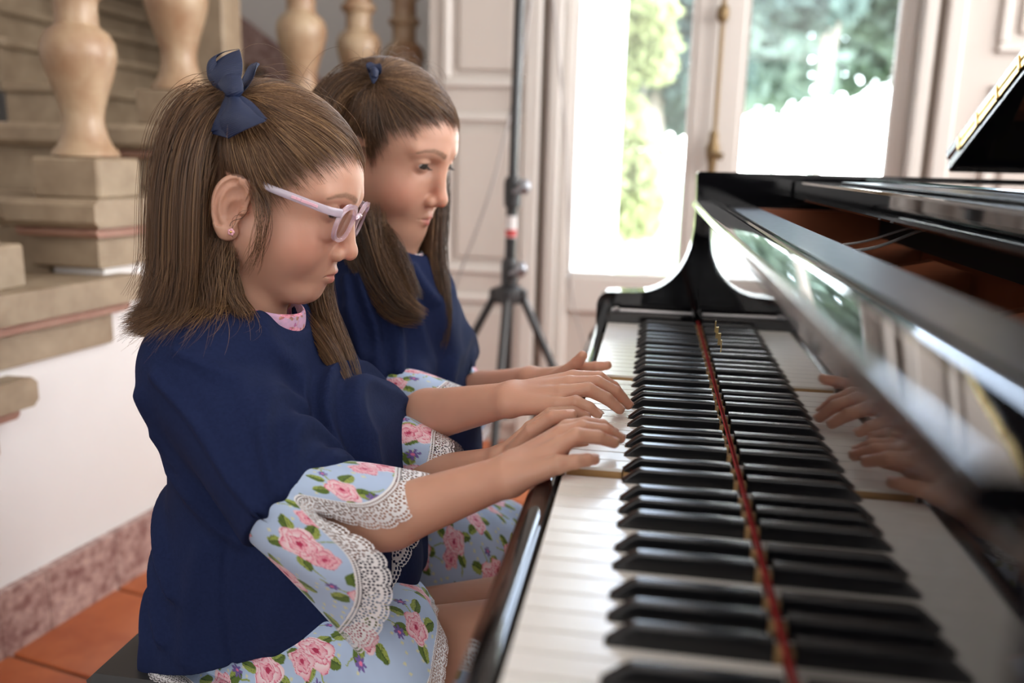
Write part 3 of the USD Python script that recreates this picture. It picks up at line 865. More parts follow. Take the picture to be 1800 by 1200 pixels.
def flounce(parent, name, rows, seed, lace_w=.030, res=.0011, closed=True, label=None, scale=1.0, lace_res=.00055, ripple=0.0, seat=None):
    """a printed cotton frill between the first and last loop, its last lace_w metres in white lace"""
    rough = loft(rows, 120, 20, closed)
    L = np.linalg.norm(np.diff(rough[:, :, :], axis=1), axis=2).sum(1).max()
    H = np.linalg.norm(np.diff(rough, axis=0), axis=2).sum(0)
    Hm = H.mean()
    nu, nv = int(L / res), max(int(Hm / res), 6)
    g = loft(rows, nu, nv, closed)
    if ripple:
        tt = np.linspace(0, 1, nv)[:, None]
        tv = np.gradient(g, axis=1)
        tw = np.gradient(g, axis=0)
        nn = np.cross(tv, tw)
        nn /= np.linalg.norm(nn, axis=2, keepdims=True) + 1e-9
        uu = np.linspace(0, 1, nu)[None]
        g = g + nn * (ripple * np.sin(uu * 2 * np.pi * 9 + 2 * np.sin(uu * 14)) * tt ** .7)[:, :, None]
    if seat is not None:
        low = g[..., 0] < -.24
        g[..., 2] = np.where(low & (g[..., 2] < seat), seat + .003 * np.sin(g[..., 0] * 90 + g[..., 1] * 60), g[..., 2])
    sv = np.r_[np.zeros((1, nu)), np.cumsum(np.linalg.norm(np.diff(g, axis=0), axis=2), 0)]
    w = np.minimum(lace_w, sv[-1] * .6)
    cut = sv[-1] - w
    su = np.linspace(0, L, nu)[None].repeat(nv, 0)
    uv = np.stack([su, sv], -1).reshape(-1, 2)
    q = grid_faces(nv, nu, closed)
    keep = ((sv - cut[None]).reshape(-1)[q] < .001).all(1)
    col = floral(uv, seed, scale=scale)
    m = obj(name, (g.reshape(-1, 3), q[keep]), M['cotton'], parent, smooth=True, color=col, label=label)
    # lace: its own fine grid
    nu2, nv2 = int(L / lace_res), int(lace_w / lace_res)
    edge = np.stack([CubicSpline(np.arange(nv), g, axis=0)(np.full(1, nv - 1.0))[0]], 0)
    rows_t = np.linspace(0, 1, nv2)
    ui = np.linspace(0, nu - (0 if closed else 1), nu2, endpoint=not closed)
    i0 = np.floor(ui).astype(int) % nu
    i1 = (i0 + 1) % nu if closed else np.minimum(i0 + 1, nu - 1)
    fr = (ui - np.floor(ui))[None, :, None]
    gu = g[:, i0] * (1 - fr) + g[:, i1] * fr
    svu = sv[:, i0] * (1 - fr[:, :, 0]) + sv[:, i1] * fr[:, :, 0]
    wu = np.minimum(lace_w, svu[-1] * .6)
    out = np.zeros((nv2, nu2, 3))
    for k in range(nu2):
        s = svu[-1, k] - wu[k] + wu[k] * rows_t
        out[:, k] = np.stack([np.interp(s, svu[:, k], gu[:, k, c]) for c in range(3)], 1)
    uu = np.linspace(0, L, nu2)[None].repeat(nv2, 0)
    vv = (rows_t * lace_w)[:, None].repeat(nu2, 1)
    sol = lace_solid(uu.ravel(), vv.ravel(), lace_w)
    q2 = grid_faces(nv2, nu2, closed)
    q2 = q2[sol[q2].sum(1) >= 3]
    obj('lace', (out.reshape(-1, 3), q2), M['lace'], m, smooth=True, label='white openwork lace edging')
    return m


M['cotton'] = mat('printed_cotton', None, .85, attr=True, bump=(700, .08, .0006), sheen_weight=.1)
M['lace'] = mat('lace_cotton', (.82, .81, .83), .9, bump=(1500, .3, .0005))
M['navy'] = mat('navy_jersey', (.0085, .0145, .052), .95, noise=(260, (.014, .023, .072), .3, 4), bump=(900, .35, .0008), specular_ior_level=.15)
M['navy'] = M['navy']
M['ribbon'] = None
M['skin'] = usdkit.material(stage, '/World/Looks/skin', {'a': ('attribute', {'attribute': 'tint'}), 'g': ('texture_coordinate', {}), 'n': ('noise_texture', {'scale': 420., 'detail': 3.}), 'b': ('bump', {'strength': .10, 'distance': .0006}), 'p': ('principled_bsdf', {'roughness': .46, 'subsurface_weight': .22, 'subsurface_scale': .006, 'subsurface_radius': (1., .35, .2), 'specular_ior_level': .4})}, [('a.color', 'p.base_color'), ('g.object', 'n.vector'), ('n.fac', 'b.height'), ('b.normal', 'p.normal')], surface='p.BSDF')
M['eye'] = mat('eye', None, .08, attr=True)
M['lash'] = mat('lash', (.02, .014, .01), .6)


def hair_material(name, root, tip):
    return usdkit.material(stage, '/World/Looks/' + name, {'h': ('hair_info', {}), 'r': ('rgb_ramp', {'ramp': [(0., root), (.45, tuple(np.array(root) * .65 + np.array(tip) * .35)), (1., tip)]}), 'p': ('principled_bsdf', {'roughness': .42, 'specular_ior_level': .45})},
                           [('h.intercept', 'r.fac'), ('r.color', 'p.base_color')], surface='p.BSDF')


def rotm(yaw, pitch, roll=0.):
    cy, sy, cp, sp, cr, sr = math.cos(yaw), math.sin(yaw), math.cos(pitch), math.sin(pitch), math.cos(roll), math.sin(roll)
    f = np.array([cp * cy, cp * sy, -sp])
    l = np.array([-sy, cy, 0])
    u = np.cross(f, l)
    l, u = cr * l + sr * u, -sr * l + cr * u
    return np.stack([f, l, u], 1)


# ------------------------------------------------------------------ head, in its own axes: x forward, y left, z up, origin between the ears
EYE = np.array([.0718, .0308, .0180])


def head_sdf(p, ears=True, lid=0.0):
    P = np.c_[p[:, 0], np.abs(p[:, 1]), p[:, 2]]
    d = ell(P, (-.006, 0, .042), (.090, .070, .079))
    d = sm(d, ell(P, (.036, 0, .036), (.055, .056, .050)), .03)
    d = sm(d, ell(P, (.034, 0, -.022), (.050, .050, .060)), .03)
    d = sm(d, cone(P, (.0, .042, -.036), (.054, .012, -.073), .019, .017), .03)
    d = sm(d, ell(P, (.064, 0, -.076), (.0185, .022, .0165)), .018)
    d = sm(d, ell(P, (.051, .032, -.027), (.031, .027, .030)), .02)
    d = sm(d, ell(P, (.068, 0, -.047), (.0215, .026, .023)), .014)
    d = sm(d, cone(P, (-.024, 0, -.02), (-.046, 0, -.16), .040, .042), .03)
    d = smax(d, -ell(P, (.0955, .0318, .0160), (.0185, .0175, .012)), .013)
    d = sm(d, cone(P, (.0868, .012, .0345), (.0710, .046, .0335), .0055, .005), .013)
    d = sm(d, cone(P, (.0840, 0, .0255), (.0985, 0, -.017), .0062, .0080), .011)
    d = sm(d, sph(P, (.1015, 0, -.0235), .0088), .006)
    d = sm(d, sph(P, (.0920, .0105, -.0285), .0073), .006)
    d = smax(d, -ell(P, (.0985, .0058, -.0350), (.0042, .0028, .0030)), .0025)
    # lips and the crease between them
    d = sm(d, cone(P, (.0895, .003, -.0485), (.0780, .0195, -.0535), .0046, .0018), .0045)
    d = sm(d, cone(P, (.0885, 0, -.0580), (.0780, .0180, -.0548), .0050, .0018), .0045)
    d = smax(d, -cone(P, (.0950, 0, -.0532), (.0795, .0205, -.0541), .0013, .0009), .0022)
    d = smax(d, -ell(P, (.098, 0, -.0415), (.005, .0028, .0055)), .004)
    # eyelids, lowered
    lidd = smax(sph(P, EYE, .0136), -ell(P, EYE + [.0130, 0., -.0042 + lid], (.0115, .0125, .0038)), .0012)
    d = sm(d, lidd, .0035)
    if ears:
        c, s = math.cos(.42), math.sin(.42)
        q = P - np.array([.001, .0668, -.003])
        b = -q[:, 0] * c + q[:, 1] * s
        nrm = q[:, 0] * s + q[:, 1] * c
        u = q[:, 2] + .16 * b
        E = np.stack([b, u, nrm], 1)
        # outline of an ear, wider above
        wide = .0165 + .0045 * np.clip(u / .03, -1, 1)
        eb = (E[:, 0] - .0125) / wide
        eu = (E[:, 1] - .001) / .0305
        k0 = np.sqrt(eb ** 2 + eu ** 2) + 1e-9
        rad = (k0 - 1) * .0185
        plate = np.maximum(rad, np.abs(E[:, 2] - .001) - .0018)
        rim = np.hypot(rad + .0022, E[:, 2] - .0030) - np.where(E[:, 1] > -.018, .0032, .0040)
        rim = np.where(eb < -.75, rim + .003, rim)
        anti = np.hypot((k0 - .60) * .0185, E[:, 2] - .0030) - .0022
        anti = np.where((eb < .05), anti + .004 * np.clip(.05 - eb, 0, 1), anti)
        ear = sm(sm(plate, rim, .003), anti, .003)
        ear = smax(ear, -ell(E, (.0065, -.003, .0050), (.0075, .0115, .0055)), .003)
        ear = sm(ear, ell(E, (.0065, -.0270, .0020), (.0085, .0085, .0042)), .005)
        ear = sm(ear, ell(E, (.005, -.002, -.005), (.008, .018, .006)), .004)
        d = sm(d, ear, .0035)
        d = smax(d, -ell(E, (.0065, -.0045, .0050), (.0074, .0105, .0064)), .0025)
        d = smax(d, -ell(E, (.0105, .0135, .0062), (.0075, .0085, .0046)), .0025)
        groove = np.hypot((k0 - .80) * .0185, E[:, 2] - .0052) - .0019
        d = smax(d, -np.where((eb > -.1) & (E[:, 1] > -.020), groove, 1.), .002)
        d = sm(d, sph(E, (-.0010, -.004, .0035), .0040), .003)
    return d


SKIN = np.array([.52, .285, .20])


def head_colour(p, hair_dark):
    """complexion in head axes: lips, cheeks, brows and the scalp under the hair"""
    P = np.c_[p[:, 0], np.abs(p[:, 1]), p[:, 2]]
    col = np.tile(SKIN, (len(p), 1))
    n = meshkit.fbm(p * 45, 3, 3)[:, None]
    col = col * (.94 + .12 * n)

    def mix(w, c):
        nonlocal col
        w = np.clip(w, 0, 1)[:, None]
        col = col * (1 - w) + np.array(c) * w

    g = lambda c, r: np.exp(-(((P - c) / r) ** 2).sum(1))
    mix(.40 * g((.066, .045, -.024), (.03, .03, .022)), (.56, .21, .155))
    mix(.30 * g((.102, 0, -.026), (.012, .014, .012)), (.58, .24, .17))
    mix(.35 * g((-.01, .08, -.0), (.025, .02, .035)), (.56, .20, .13))
    lip = np.minimum(cone(P, (.0905, .002, -.0495), (.0785, .0185, -.0535), .0040, .0012), cone(P, (.0895, 0, -.0575), (.0785, .0175, -.0545), .0050, .0012))
    mix((.0012 - lip) / .0018 * .8, (.50, .17, .155))
    mix(.6 * (.0012 - cone(P, (.0945, 0, -.0532), (.0795, .0205, -.0541), .0010, .0006)) / .002, (.25, .07, .06))
    yz = P[:, 1:]
    bd = seg_dist(yz, [(.0125, .0325), (.0200, .0358), (.0320, .0380), (.0430, .0350), (.0500, .0310)])
    bw = .0032 - .0018 * np.clip((P[:, 1] - .02) / .03, 0, 1)
    mix(np.where(P[:, 0] > .05, np.clip((bw + .001 - bd) / .002, 0, 1), 0) * (.45 + .35 * meshkit.noise(p * np.array([300, 300, 900]), 2)), (.13, .075, .045))
    mix(.35 * g((.083, .031, .008), (.01, .016, .007)), (.40, .19, .14))
    hl = scalp(p)
    earzone = (np.abs(p[:, 1]) > .0665) & (p[:, 0] < .022) & (p[:, 0] > -.030) & (p[:, 2] < .026) & (p[:, 2] > -.042)
    mix(np.where(earzone, 0, np.clip(hl / .022, 0, 1)) * .85, hair_dark)
    return col


def scalp(p):
    """> 0 where hair grows"""
    x, y, z = p[:, 0], np.abs(p[:, 1]), p[:, 2]
    front = z - (.068 - .35 * np.clip(y - .02, 0, 1) - 14 * np.clip(y - .028, 0, 1) ** 2)
    side = np.minimum(.048 - 1.25 * np.clip(.012 - z, -1, .06) * 1.0 - x, 1)
    d = np.where(z > .03, np.maximum(front, .050 - x), np.minimum(.030 + .5 * (z) - x, 1))
    low = np.where(x > -.002, z + .004, z + .07)
    return np.minimum(d, low)


# ------------------------------------------------------------------ arms with hands
def finger_chain(p, pts, radii):
    d = np.full(len(p), 1e9)
    for a, b, ra, rb in zip(pts[:-1], pts[1:], radii[:-1], radii[1:]):
        d = sm(d, cone(p, a, b, ra, rb), .0018)
    return d


def arm_sdf(A):
    """A: shoulder, elbow, wrist, wrist width axis, fingers {name: points}"""
    S, E, Wr = (np.array(A[k]) for k in ('shoulder', 'elbow', 'wrist'))
    ax = np.array(A['across'], float)
    ax /= np.linalg.norm(ax)
    s = A.get('s', 1.0)

    def f(p):
        d = cone(p, S, E, .036 * s, .028 * s)
        mid = E + (Wr - E) * .35
        d = sm(d, cone(p, E, mid, .0275 * s, .0285 * s), .012)
        d = sm(d, cone(p, mid, Wr - ax * .006, .0280 * s, .0155 * s), .012)
        d = sm(d, cone(p, mid, Wr + ax * .006, .0280 * s, .0155 * s), .012)
        K = [np.array(A['fingers'][k][0]) for k in ('index', 'middle', 'ring', 'pinky')]
        palm = np.full(len(p), 1e9)
        for i, k in enumerate(K):
            root = Wr + ax * (.010 - .0066 * i) * A.get('side', 1) + (k - Wr) * .12
            palm = sm(palm, cone(p, root, k - (k - root) * .06, .0130 * s, .0088 * s), .008)
        d = sm(d, palm, .012)
        for nm, pts in A['fingers'].items():
            pts = [np.array(q) for q in pts]
            if nm == 'thumb':
                r = [.0115, .0090, .0078, .0062]
            elif nm == 'pinky':
                r = [.0078, .0066, .0058, .0048]
            else:
                r = [.0086, .0074, .0065, .0054]
            r = [x * s for x in r[:len(pts)]]
            d = sm(d, finger_chain(p, pts, r), .0045)
            # a slight crease on both sides of every middle joint
        for nm, pts in A['fingers'].items():
            a, b = np.array(pts[-2]), np.array(pts[-1])
            dr = (b - a) / np.linalg.norm(b - a)
            up = np.array(A.get('up', (0, 0, 1.))) - dr * (np.array(A.get('up', (0, 0, 1.))) @ dr)
            up /= np.linalg.norm(up)
            q = p - (b + up * .0046 * s)
            e = np.stack([q @ dr, q @ np.cross(dr, up), q @ up], 1)
            d = sm(d, ell(e, (0, 0, 0), (.0050 * s, .0038 * s, .0010 * s)), .0004)
        return d
    return f


def arm_colour(p, A):
    col = np.tile(SKIN * 1.12, (len(p), 1)) * (.93 + .14 * meshkit.fbm(p * 40, 3, 8)[:, None])  # arms and hands lighter than the face: window light put into the colour
    for nm, pts in A['fingers'].items():
        a, b = np.array(pts[-2]), np.array(pts[-1])
        w = np.exp(-(np.linalg.norm(p - (a * .15 + b * .85), axis=1) / .011) ** 2)[:, None] * .5
        col = col * (1 - w) + np.array((.60, .25, .18)) * w
        for j in pts[1:-1]:
            w = np.exp(-(np.linalg.norm(p - np.array(j), axis=1) / .008) ** 2)[:, None] * .25
            col = col * (1 - w) + np.array((.58, .24, .165)) * w
        dr = (b - a) / np.linalg.norm(b - a)
        up = np.array(A.get('up', (0, 0, 1.)))
        up = up - dr * (up @ dr)
        up /= np.linalg.norm(up)
        q = p - (b + up * .0050)
        w = (np.sqrt(((q @ dr) / .0052) ** 2 + ((q @ np.cross(dr, up)) / .0040) ** 2 + ((q @ up) / .0022) ** 2) < 1)[:, None] * .8
        col = col * (1 - w) + np.array((.80, .52, .46)) * w
    return col


# ------------------------------------------------------------------ strands
def strands(roots, dirs, field, steps, ds, stiff, jit, rng, gravity=(0, 0, -1.), curl=None):
    """walk strands from their roots; field(p) -> (distance, gradient) of what they lie on; stiff: how much of the last direction is kept"""
    n = len(roots)
    out = np.zeros((n, steps + 1, 3))
    p, d = roots.copy(), dirs.copy()
    out[:, 0] = p
    off = rng.uniform(.002, 1, n) ** 1.2 * jit
    gvec = np.array(gravity, float)
    L = rng.uniform(.9, 1.06, n)
    for k in range(steps):
        g = gvec if curl is None else gvec + curl(p, k / steps)
        d = d * stiff + g * (1 - stiff)
        d /= np.linalg.norm(d, axis=1, keepdims=True) + 1e-9
        p = p + d * (ds * L)[:, None]
        dist, gr = field(p)
        push = np.clip(.0015 + off - dist, 0, .02)
        p = p + gr * push[:, None]
        d = p - out[:, k]
        d /= np.linalg.norm(d, axis=1, keepdims=True) + 1e-9
        out[:, k + 1] = p
    return out


def comb(roots, target, sdf, steps, lift, rng):
    """strands combed over the head from root to target, lying on the surface"""
    n = len(roots)
    out = np.zeros((n, steps + 1, 3))
    tgt = target + rng.normal(size=(n, 3)) * .004
    amp = rng.uniform(.3, 1, n) * lift
    for k in range(steps + 1):
        t = k / steps
        e = t * t * (3 - 2 * t) * .35 + t * .65
        p = roots * (1 - e) + tgt * e
        for _ in range(2):
            dd = sdf(p)
            g = grad(sdf, p, .002)
            want = .0012 + amp * math.sin(math.pi * min(1, .15 + t * .85)) ** .7
            p = p + g * (want - dd)[:, None]
        out[:, k] = p
    return out

def between(a, b, n, w, amp, y0, y1):
    return [([np.array(p) * (1 - t) + np.array(q) * t for p, q in zip(a, b)], w, amp * (.75 + .5 * ((i * 7) % 3) / 2), y0, y1) for i, t in enumerate(np.linspace(0, 1, n))]


def build_girl(G):
    g = thing('person', G['label'], 'person')
    rng = np.random.default_rng(G['seed'])
    R, O, hs = rotm(*[math.radians(a) for a in G['head_rot']]), np.array(G['head']), G['hs']
    to_head = lambda p: ((p - O) @ R) / hs
    to_world = lambda q: O + (q * hs) @ R.T
    hsdf = lambda p: head_sdf(to_head(p), True, G.get('lid', 0)) * hs
    torso = G['torso']

    def torso_sdf(p, grow=0.):
        d = np.full(len(p), 1e9)
        for kind, a, b in torso:
            d = sm(d, ell(p, a, np.array(b) + grow) if kind == 'e' else cone(p, a[0], a[1], b[0] + grow, b[1] + grow), .045)
        return d

    # ---- body: head and neck, trunk, arms with hands and legs in one mesh
    parts, cols = [], []

    def add(v, f, c):
        parts.append((v, f))
        cols.append(c)
    body_neck = lambda p: sm(hsdf(p), cone(p, G['neck'][0], G['neck'][1], .042, .046), .02)
    bb = np.array([to_world(np.array(c)) for c in np.array(list(np.ndindex(2, 2, 2))) * [.22, .19, .27] + [-.105, -.095, -.14]])
    lo, hi = bb.min(0), bb.max(0)
    v, f = surface(body_neck, lo, hi, G['res'])
    add(v, f, head_colour(to_head(v), G['root']))
    v, f = surface(lambda p: np.max([torso_sdf(p, -.022)] + [(p - np.array(c_)) @ (np.array(n_) / np.linalg.norm(n_)) + .02 for c_, n_ in G['cuts']], axis=0), np.array(G['tbox'][0]) , np.array(G['tbox'][1]), .007)
    add(v, f, np.tile(SKIN, (len(v), 1)))
    for A in G['arms']:
        fa = arm_sdf(A)
        pts = np.array([A['shoulder'], A['elbow'], A['wrist']] + [q for x in A['fingers'].values() for q in x])
        v, f = surface(fa, pts.min(0) - .045, pts.max(0) + .045, G['ares'])
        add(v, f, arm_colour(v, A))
    leg = lambda p: np.min([cone(p, a, b, ra, rb) for a, b, ra, rb in G['legs']], axis=0)
    pts = np.array([q for a, b, _, _ in G['legs'] for q in (a, b)])
    v, f = surface(leg, pts.min(0) - .09, pts.max(0) + .09, .005)
    add(v, f, np.tile(SKIN, (len(v), 1)))
    off, F = 0, []
    for v, f in parts:
        F.append(f + off)
        off += len(v)
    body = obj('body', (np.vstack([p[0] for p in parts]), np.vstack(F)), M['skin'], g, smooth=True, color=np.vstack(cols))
    # ---- eyes
    for s in (-1, 1):
        e = trimesh.creation.icosphere(4, .0124)
        q = np.array(e.vertices)
        look = np.array(G['look'], float) * [1, 1, 1]
        look /= np.linalg.norm(look)
        a = np.arccos(np.clip(q @ look / .0124, -1, 1))
        c = np.tile(np.array([.42, .37, .35]), (len(q), 1))
        c[a < .62] = G['iris']
        c[(a < .64) & (a > .54)] = np.array(G['iris']) * .4
        c[a < .27] = .004
        obj('eye', (to_world(q + EYE * [1, s, 1]), np.array(e.faces)), M['eye'], g, smooth=True, color=c)
    # lashes
    n = 34
    ph = np.linspace(-1.0, 1.0, n)
    L = []
    for s in (-1, 1):
        for a in ph:
            b0 = EYE + np.array([.0135 * math.cos(a * .9) - .0002, .0135 * math.sin(a * .9), -.0036 + G.get('lid', 0) - .0012 * a * a])
            tip = b0 + np.array([.0058 * math.cos(a), .0040 * math.sin(a) + .001 * a, -.0022])
            L.append([(b0 * (1 - t) + tip * t + np.array([0, 0, -.0012 * math.sin(t * 3.1)])) * [1, s, 1] for t in np.linspace(0, 1, 5)])
    L = np.array(L)
    curves('eyelash', to_world(L.reshape(-1, 3)).reshape(L.shape), np.linspace(.00045, .00012, 5)[None].repeat(len(L), 0), M['lash'], g, kind='stuff')

    # ---- sweater
    folds = [(np.array(x)[:, [0, 2]], w, a, y0, y1) for x, w, a, y0, y1 in G['folds']]

    def sweater(p):
        d = torso_sdf(p)
        for a, b, ra, rb in G['sleeves']:
            a, b = np.array(a, float), np.array(b, float)
            d = sm(d, smax(cone(p, a, b, ra, rb), (p - b) @ ((b - a) / np.linalg.norm(b - a)), .003), .026 if a[1] < G['head'][1] else .05)
        q = p * np.array([9, 9, 5]) + G['seed']
        d = d - .0035 * (meshkit.noise(q) - .5) - .0016 * (meshkit.noise(p * [26, 26, 14]) - .5)
        return d

    cuts = [(np.array(a, float), np.array(b, float) / np.linalg.norm(b)) for a, b in G['cuts']]

    def sweater_cut(p):
        d = sweater(p)
        for c, nrm in cuts:
            d = smax(d, (p - c) @ nrm, .004)
        # neck opening
        c, nrm, r = G['collar']
        rad = np.linalg.norm((p - c) - ((p - c) @ nrm)[:, None] * nrm, axis=1)
        d = smax(d, -np.maximum(rad - r, np.abs((p - c) @ nrm) - .05), .006)
        return d
    v, f = surface(sweater_cut, np.array(G['tbox'][0]) - [.05, .05, .02], np.array(G['tbox'][1]) + [.12, .05, .03], G['sres'])
    # drape folds pushed out along the cloth's normal
    vn = meshkit.arrays((v, f), True)[2]
    push = np.zeros(len(v))
    for path, w, amp, y0, y1 in folds:
        dd = seg_dist(v[:, [0, 2]], path)
        push += amp * np.exp(-(dd / w) ** 2) * np.clip((v[:, 1] - y0) / .06, 0, 1) * np.clip((y1 - v[:, 1]) / .06, 0, 1)
    tm = trimesh.Trimesh(v + vn * np.clip(push, -.003, .014)[:, None], f, process=False)
    trimesh.smoothing.filter_taubin(tm, iterations=6)
    v = np.array(tm.vertices)
    sw = obj('sweater', (v, f), M['navy'], g, smooth=True, label=G.get('sweater_label'))
    # collar band of printed cotton
    c, nrm, r = [np.array(x) for x in G['collar']]
    a1 = np.cross(nrm, [0, 1, 0])
    a1 /= np.linalg.norm(a1)
    a2 = np.cross(nrm, a1)
    t = np.linspace(0, 2 * np.pi, 330, endpoint=False)
    ring = lambda rr, h: c + rr * (np.cos(t)[:, None] * a1 + np.sin(t)[:, None] * a2) + nrm * h
    rows = np.array([ring(r + .002, -.008), ring(r + .0015, .004), ring(r - .001, .012), ring(r - .0035, .0150), ring(r - .0055, .012), ring(r - .004, -.008)])
    rows = CubicSpline(np.arange(6), rows, axis=0)(np.linspace(0, 5, 56))
    q = grid_faces(len(rows), 330)
    uv = np.stack([np.tile(t * r, len(rows)), np.repeat(np.arange(len(rows)) * .0011, 330)], 1)
    cl = floral(uv, G['seed'] + 9, scale=.5)
    pk = np.array(lin(214, 108, 140)) if G['seed'] == 11 else np.array(lin(200, 205, 214))
    cl = cl * .5 + pk * (.30 + .5 * meshkit.fbm(np.c_[uv * 140, np.ones(len(uv))], 3, 4)[:, None])
    obj('collar', (rows.reshape(-1, 3), q), M['cotton'], g, smooth=True, color=cl, label=G.get('collar_label'))
    # ---- frills and skirt
    for k, (nm, rows, kw) in enumerate(G['frills']):
        if nm == 'sleeve_frill':
            a, b, ra, rb_ = G['sleeves'][k]
            a, b = np.array(a, float), np.array(b, float)
            ax = (b - a) / np.linalg.norm(b - a)
            c = b - ax * .012
            row = []
            for q in rows[0]:
                w = np.array(q) - c
                w -= ax * (w @ ax)
                row.append(c + w / np.linalg.norm(w) * (rb_ - .0035))
            row2 = [np.array(r_) * .55 + (np.array(q) + ax * .0) * .45 + (np.array(q) - c) * 0 for r_, q in zip(row, rows[1])]
            rows = [row, rows[1], rows[2]]
        flounce(g, nm, rows, G['seed'] * 7 + k, **kw)

    # ---- hair
    field_sdf = lambda p: np.minimum(hsdf_fast(p), sweater_fast(p))

    def hsdf_fast(p):
        q = to_head(p)
        P = np.c_[q[:, 0], np.abs(q[:, 1]), q[:, 2]]
        d = ell(P, (-.006, 0, .042), (.090, .070, .079))
        d = sm(d, ell(P, (.036, 0, .036), (.055, .056, .050)), .03)
        d = sm(d, ell(P, (.034, 0, -.022), (.050, .050, .060)), .03)
        d = sm(d, ell(P, (.051, .032, -.027), (.031, .027, .030)), .02)
        d = sm(d, cone(P, (.0, .042, -.036), (.054, .012, -.073), .019, .017), .03)
        return np.minimum(d * hs, cone(p, G['neck'][0], G['neck'][1], .043, .047))

    def sweater_fast(p):
        d = torso_sdf(p)
        for a, b, ra, rb in G['sleeves']:
            d = sm(d, cone(p, a, b, ra, rb), .028)
        return d

    def field(p):
        return field_sdf(p), grad(field_sdf, p, .003)
    K = np.array(G['knot'])
    # roots over the scalp
    n = G['n_hair']
    d = rng.normal(size=(n * 6, 3))
    d /= np.linalg.norm(d, axis=1, keepdims=True)
    q = np.array([-.006, 0, .036]) + d * [.10, .076, .086]
    for _ in range(3):
        dist = head_sdf(q, False)
        q = q - grad(lambda x: head_sdf(x, False), q) * dist[:, None]
    sc = scalp(q)
    ok = (sc > .016 * rng.random(len(q)) ** 1.5 - .003)
    ok &= ~((np.abs(q[:, 1]) > .056) & (q[:, 0] < .019) & (q[:, 0] > -.022) & (q[:, 2] < .020))
    q = q[ok][:n]
    front = q[:, 0] + .42 * (q[:, 2] - .03) > G['part_x']
    # swept back to the ribbon
    A_ = comb(to_world(q[front]), K, hsdf_fast, 14, .005, rng)
    # hanging hair
    rb = to_world(q[~front])
    down = np.array(G['fall_dir'], float)
    g0 = grad(hsdf_fast, rb, .003)
    dirs = down - (g0 @ down)[:, None] * g0
    dirs /= np.linalg.norm(dirs, axis=1, keepdims=True) + 1e-6
    B_ = strands(rb, dirs, field, G['fall_steps'], .0125, .72, .008, rng, G['gravity'], G.get('curl'))
    # tail below the ribbon
    nt = int(n * .22)
    rt = K + rng.normal(size=(nt, 3)) * .006
    dt = np.tile(np.array(G['tail_dir'], float), (nt, 1)) + rng.normal(size=(nt, 3)) * .35
    T_ = strands(rt, dt / np.linalg.norm(dt, axis=1, keepdims=True), field, G['fall_steps'] + 3, .0125, .74, .011, rng, G['gravity'], G.get('curl'))
    def trim_at(S_):
        zc = G['zcut'] + rng.normal(size=len(S_)) * .009 - .03 * rng.random(len(S_)) ** 4
        low = S_[:, :, 2] < zc[:, None]
        low[:, :4] = False
        end = np.where(low.any(1), low.argmax(1), S_.shape[1] - 1)
        kk = S_.shape[1]
        x = np.linspace(0, 1, kk)[None] * end[:, None]
        i0 = np.minimum(x.astype(int), kk - 2)
        fr = (x - i0)[..., None]
        r = np.arange(len(S_))[:, None]
        return S_[r, i0] * (1 - fr) + S_[r, i0 + 1] * fr

    def flip(S_):
        # the ends turn outwards where they meet the shoulder
        t = np.clip(np.linspace(0, 1, S_.shape[1]) - .78, 0, 1) / .22
        amt = rng.uniform(.2, 1.0, (len(S_), 1)) * t[None] ** 1.6
        return S_ + amt[..., None] * np.array(G['flip'])
    def off_ear(S_):
        q = to_head(S_.reshape(-1, 3)).reshape(S_.shape)
        hit = (q[..., 0] > -.026) & (q[..., 0] < .024) & (np.abs(q[..., 1]) > .055) & (q[..., 2] > -.036) & (q[..., 2] < .028)
        hit |= (q[..., 0] > -.004) & (q[..., 2] > -.07) & (q[..., 2] < .055)
        return S_[~hit.any(1)]
    B_, T_ = flip(trim_at(off_ear(B_))), flip(trim_at(off_ear(T_)))
    sets = [A_, B_, T_]
    # locks along given paths
    for path, wid, num, endw in G['locks']:
        c = spline(path, 22)
        t = np.gradient(c, axis=0)
        t /= np.linalg.norm(t, axis=1, keepdims=True)
        s1 = np.cross(t, [0, 1, .2])
        s1 /= np.linalg.norm(s1, axis=1, keepdims=True)
        s2 = np.cross(t, s1)
        a = rng.uniform(0, 2 * np.pi, num)
        rr = np.sqrt(rng.uniform(0, 1, num))
        w = np.linspace(wid, endw, 22)[None] * rr[:, None]
        wav = .0025 * np.sin(np.linspace(0, 9, 22)[None] + rng.uniform(0, 6, (num, 1)))
        st_ = c[None] + (w * np.cos(a)[:, None] + wav)[..., None] * s1[None] + (w * np.sin(a)[:, None])[..., None] * s2[None]
        cutn = rng.uniform(.88, 1.0, num)
        # shorten by resampling
        for i in range(num):
            x = np.linspace(0, 21 * cutn[i], 22)
            st_[i] = np.stack([np.interp(x, np.arange(22), st_[i, :, k]) for k in range(3)], 1)
        sets.append(st_)
    # fine short hairs along the hairline
    qb = to_head(A_[:, 0])
    i = np.flatnonzero(np.abs(scalp(qb)) < .008)
    i = rng.choice(i, min(len(i), 2600))
    F_ = A_[i][:, :6].copy()
    back = (F_[:, 0] - F_[:, 2])
    F_ += (back / np.linalg.norm(back, axis=1, keepdims=True) * rng.uniform(.001, .013, (len(i), 1)))[:, None] * np.linspace(1, .2, 6)[None, :, None]
    F_ += rng.normal(size=(len(i), 1, 3)) * .0016 * np.linspace(1, 0, 6)[None, :, None]
    for k in range(6):
        dd = hsdf_fast(F_[:, k])
        F_[:, k] += grad(hsdf_fast, F_[:, k], .002) * (.0008 - dd)[:, None] * (1 - k / 6)
    fine = F_
    # stray hairs
    ns = G['n_stray']
    i = rng.integers(0, len(A_), ns)
    s_ = A_[i].copy()
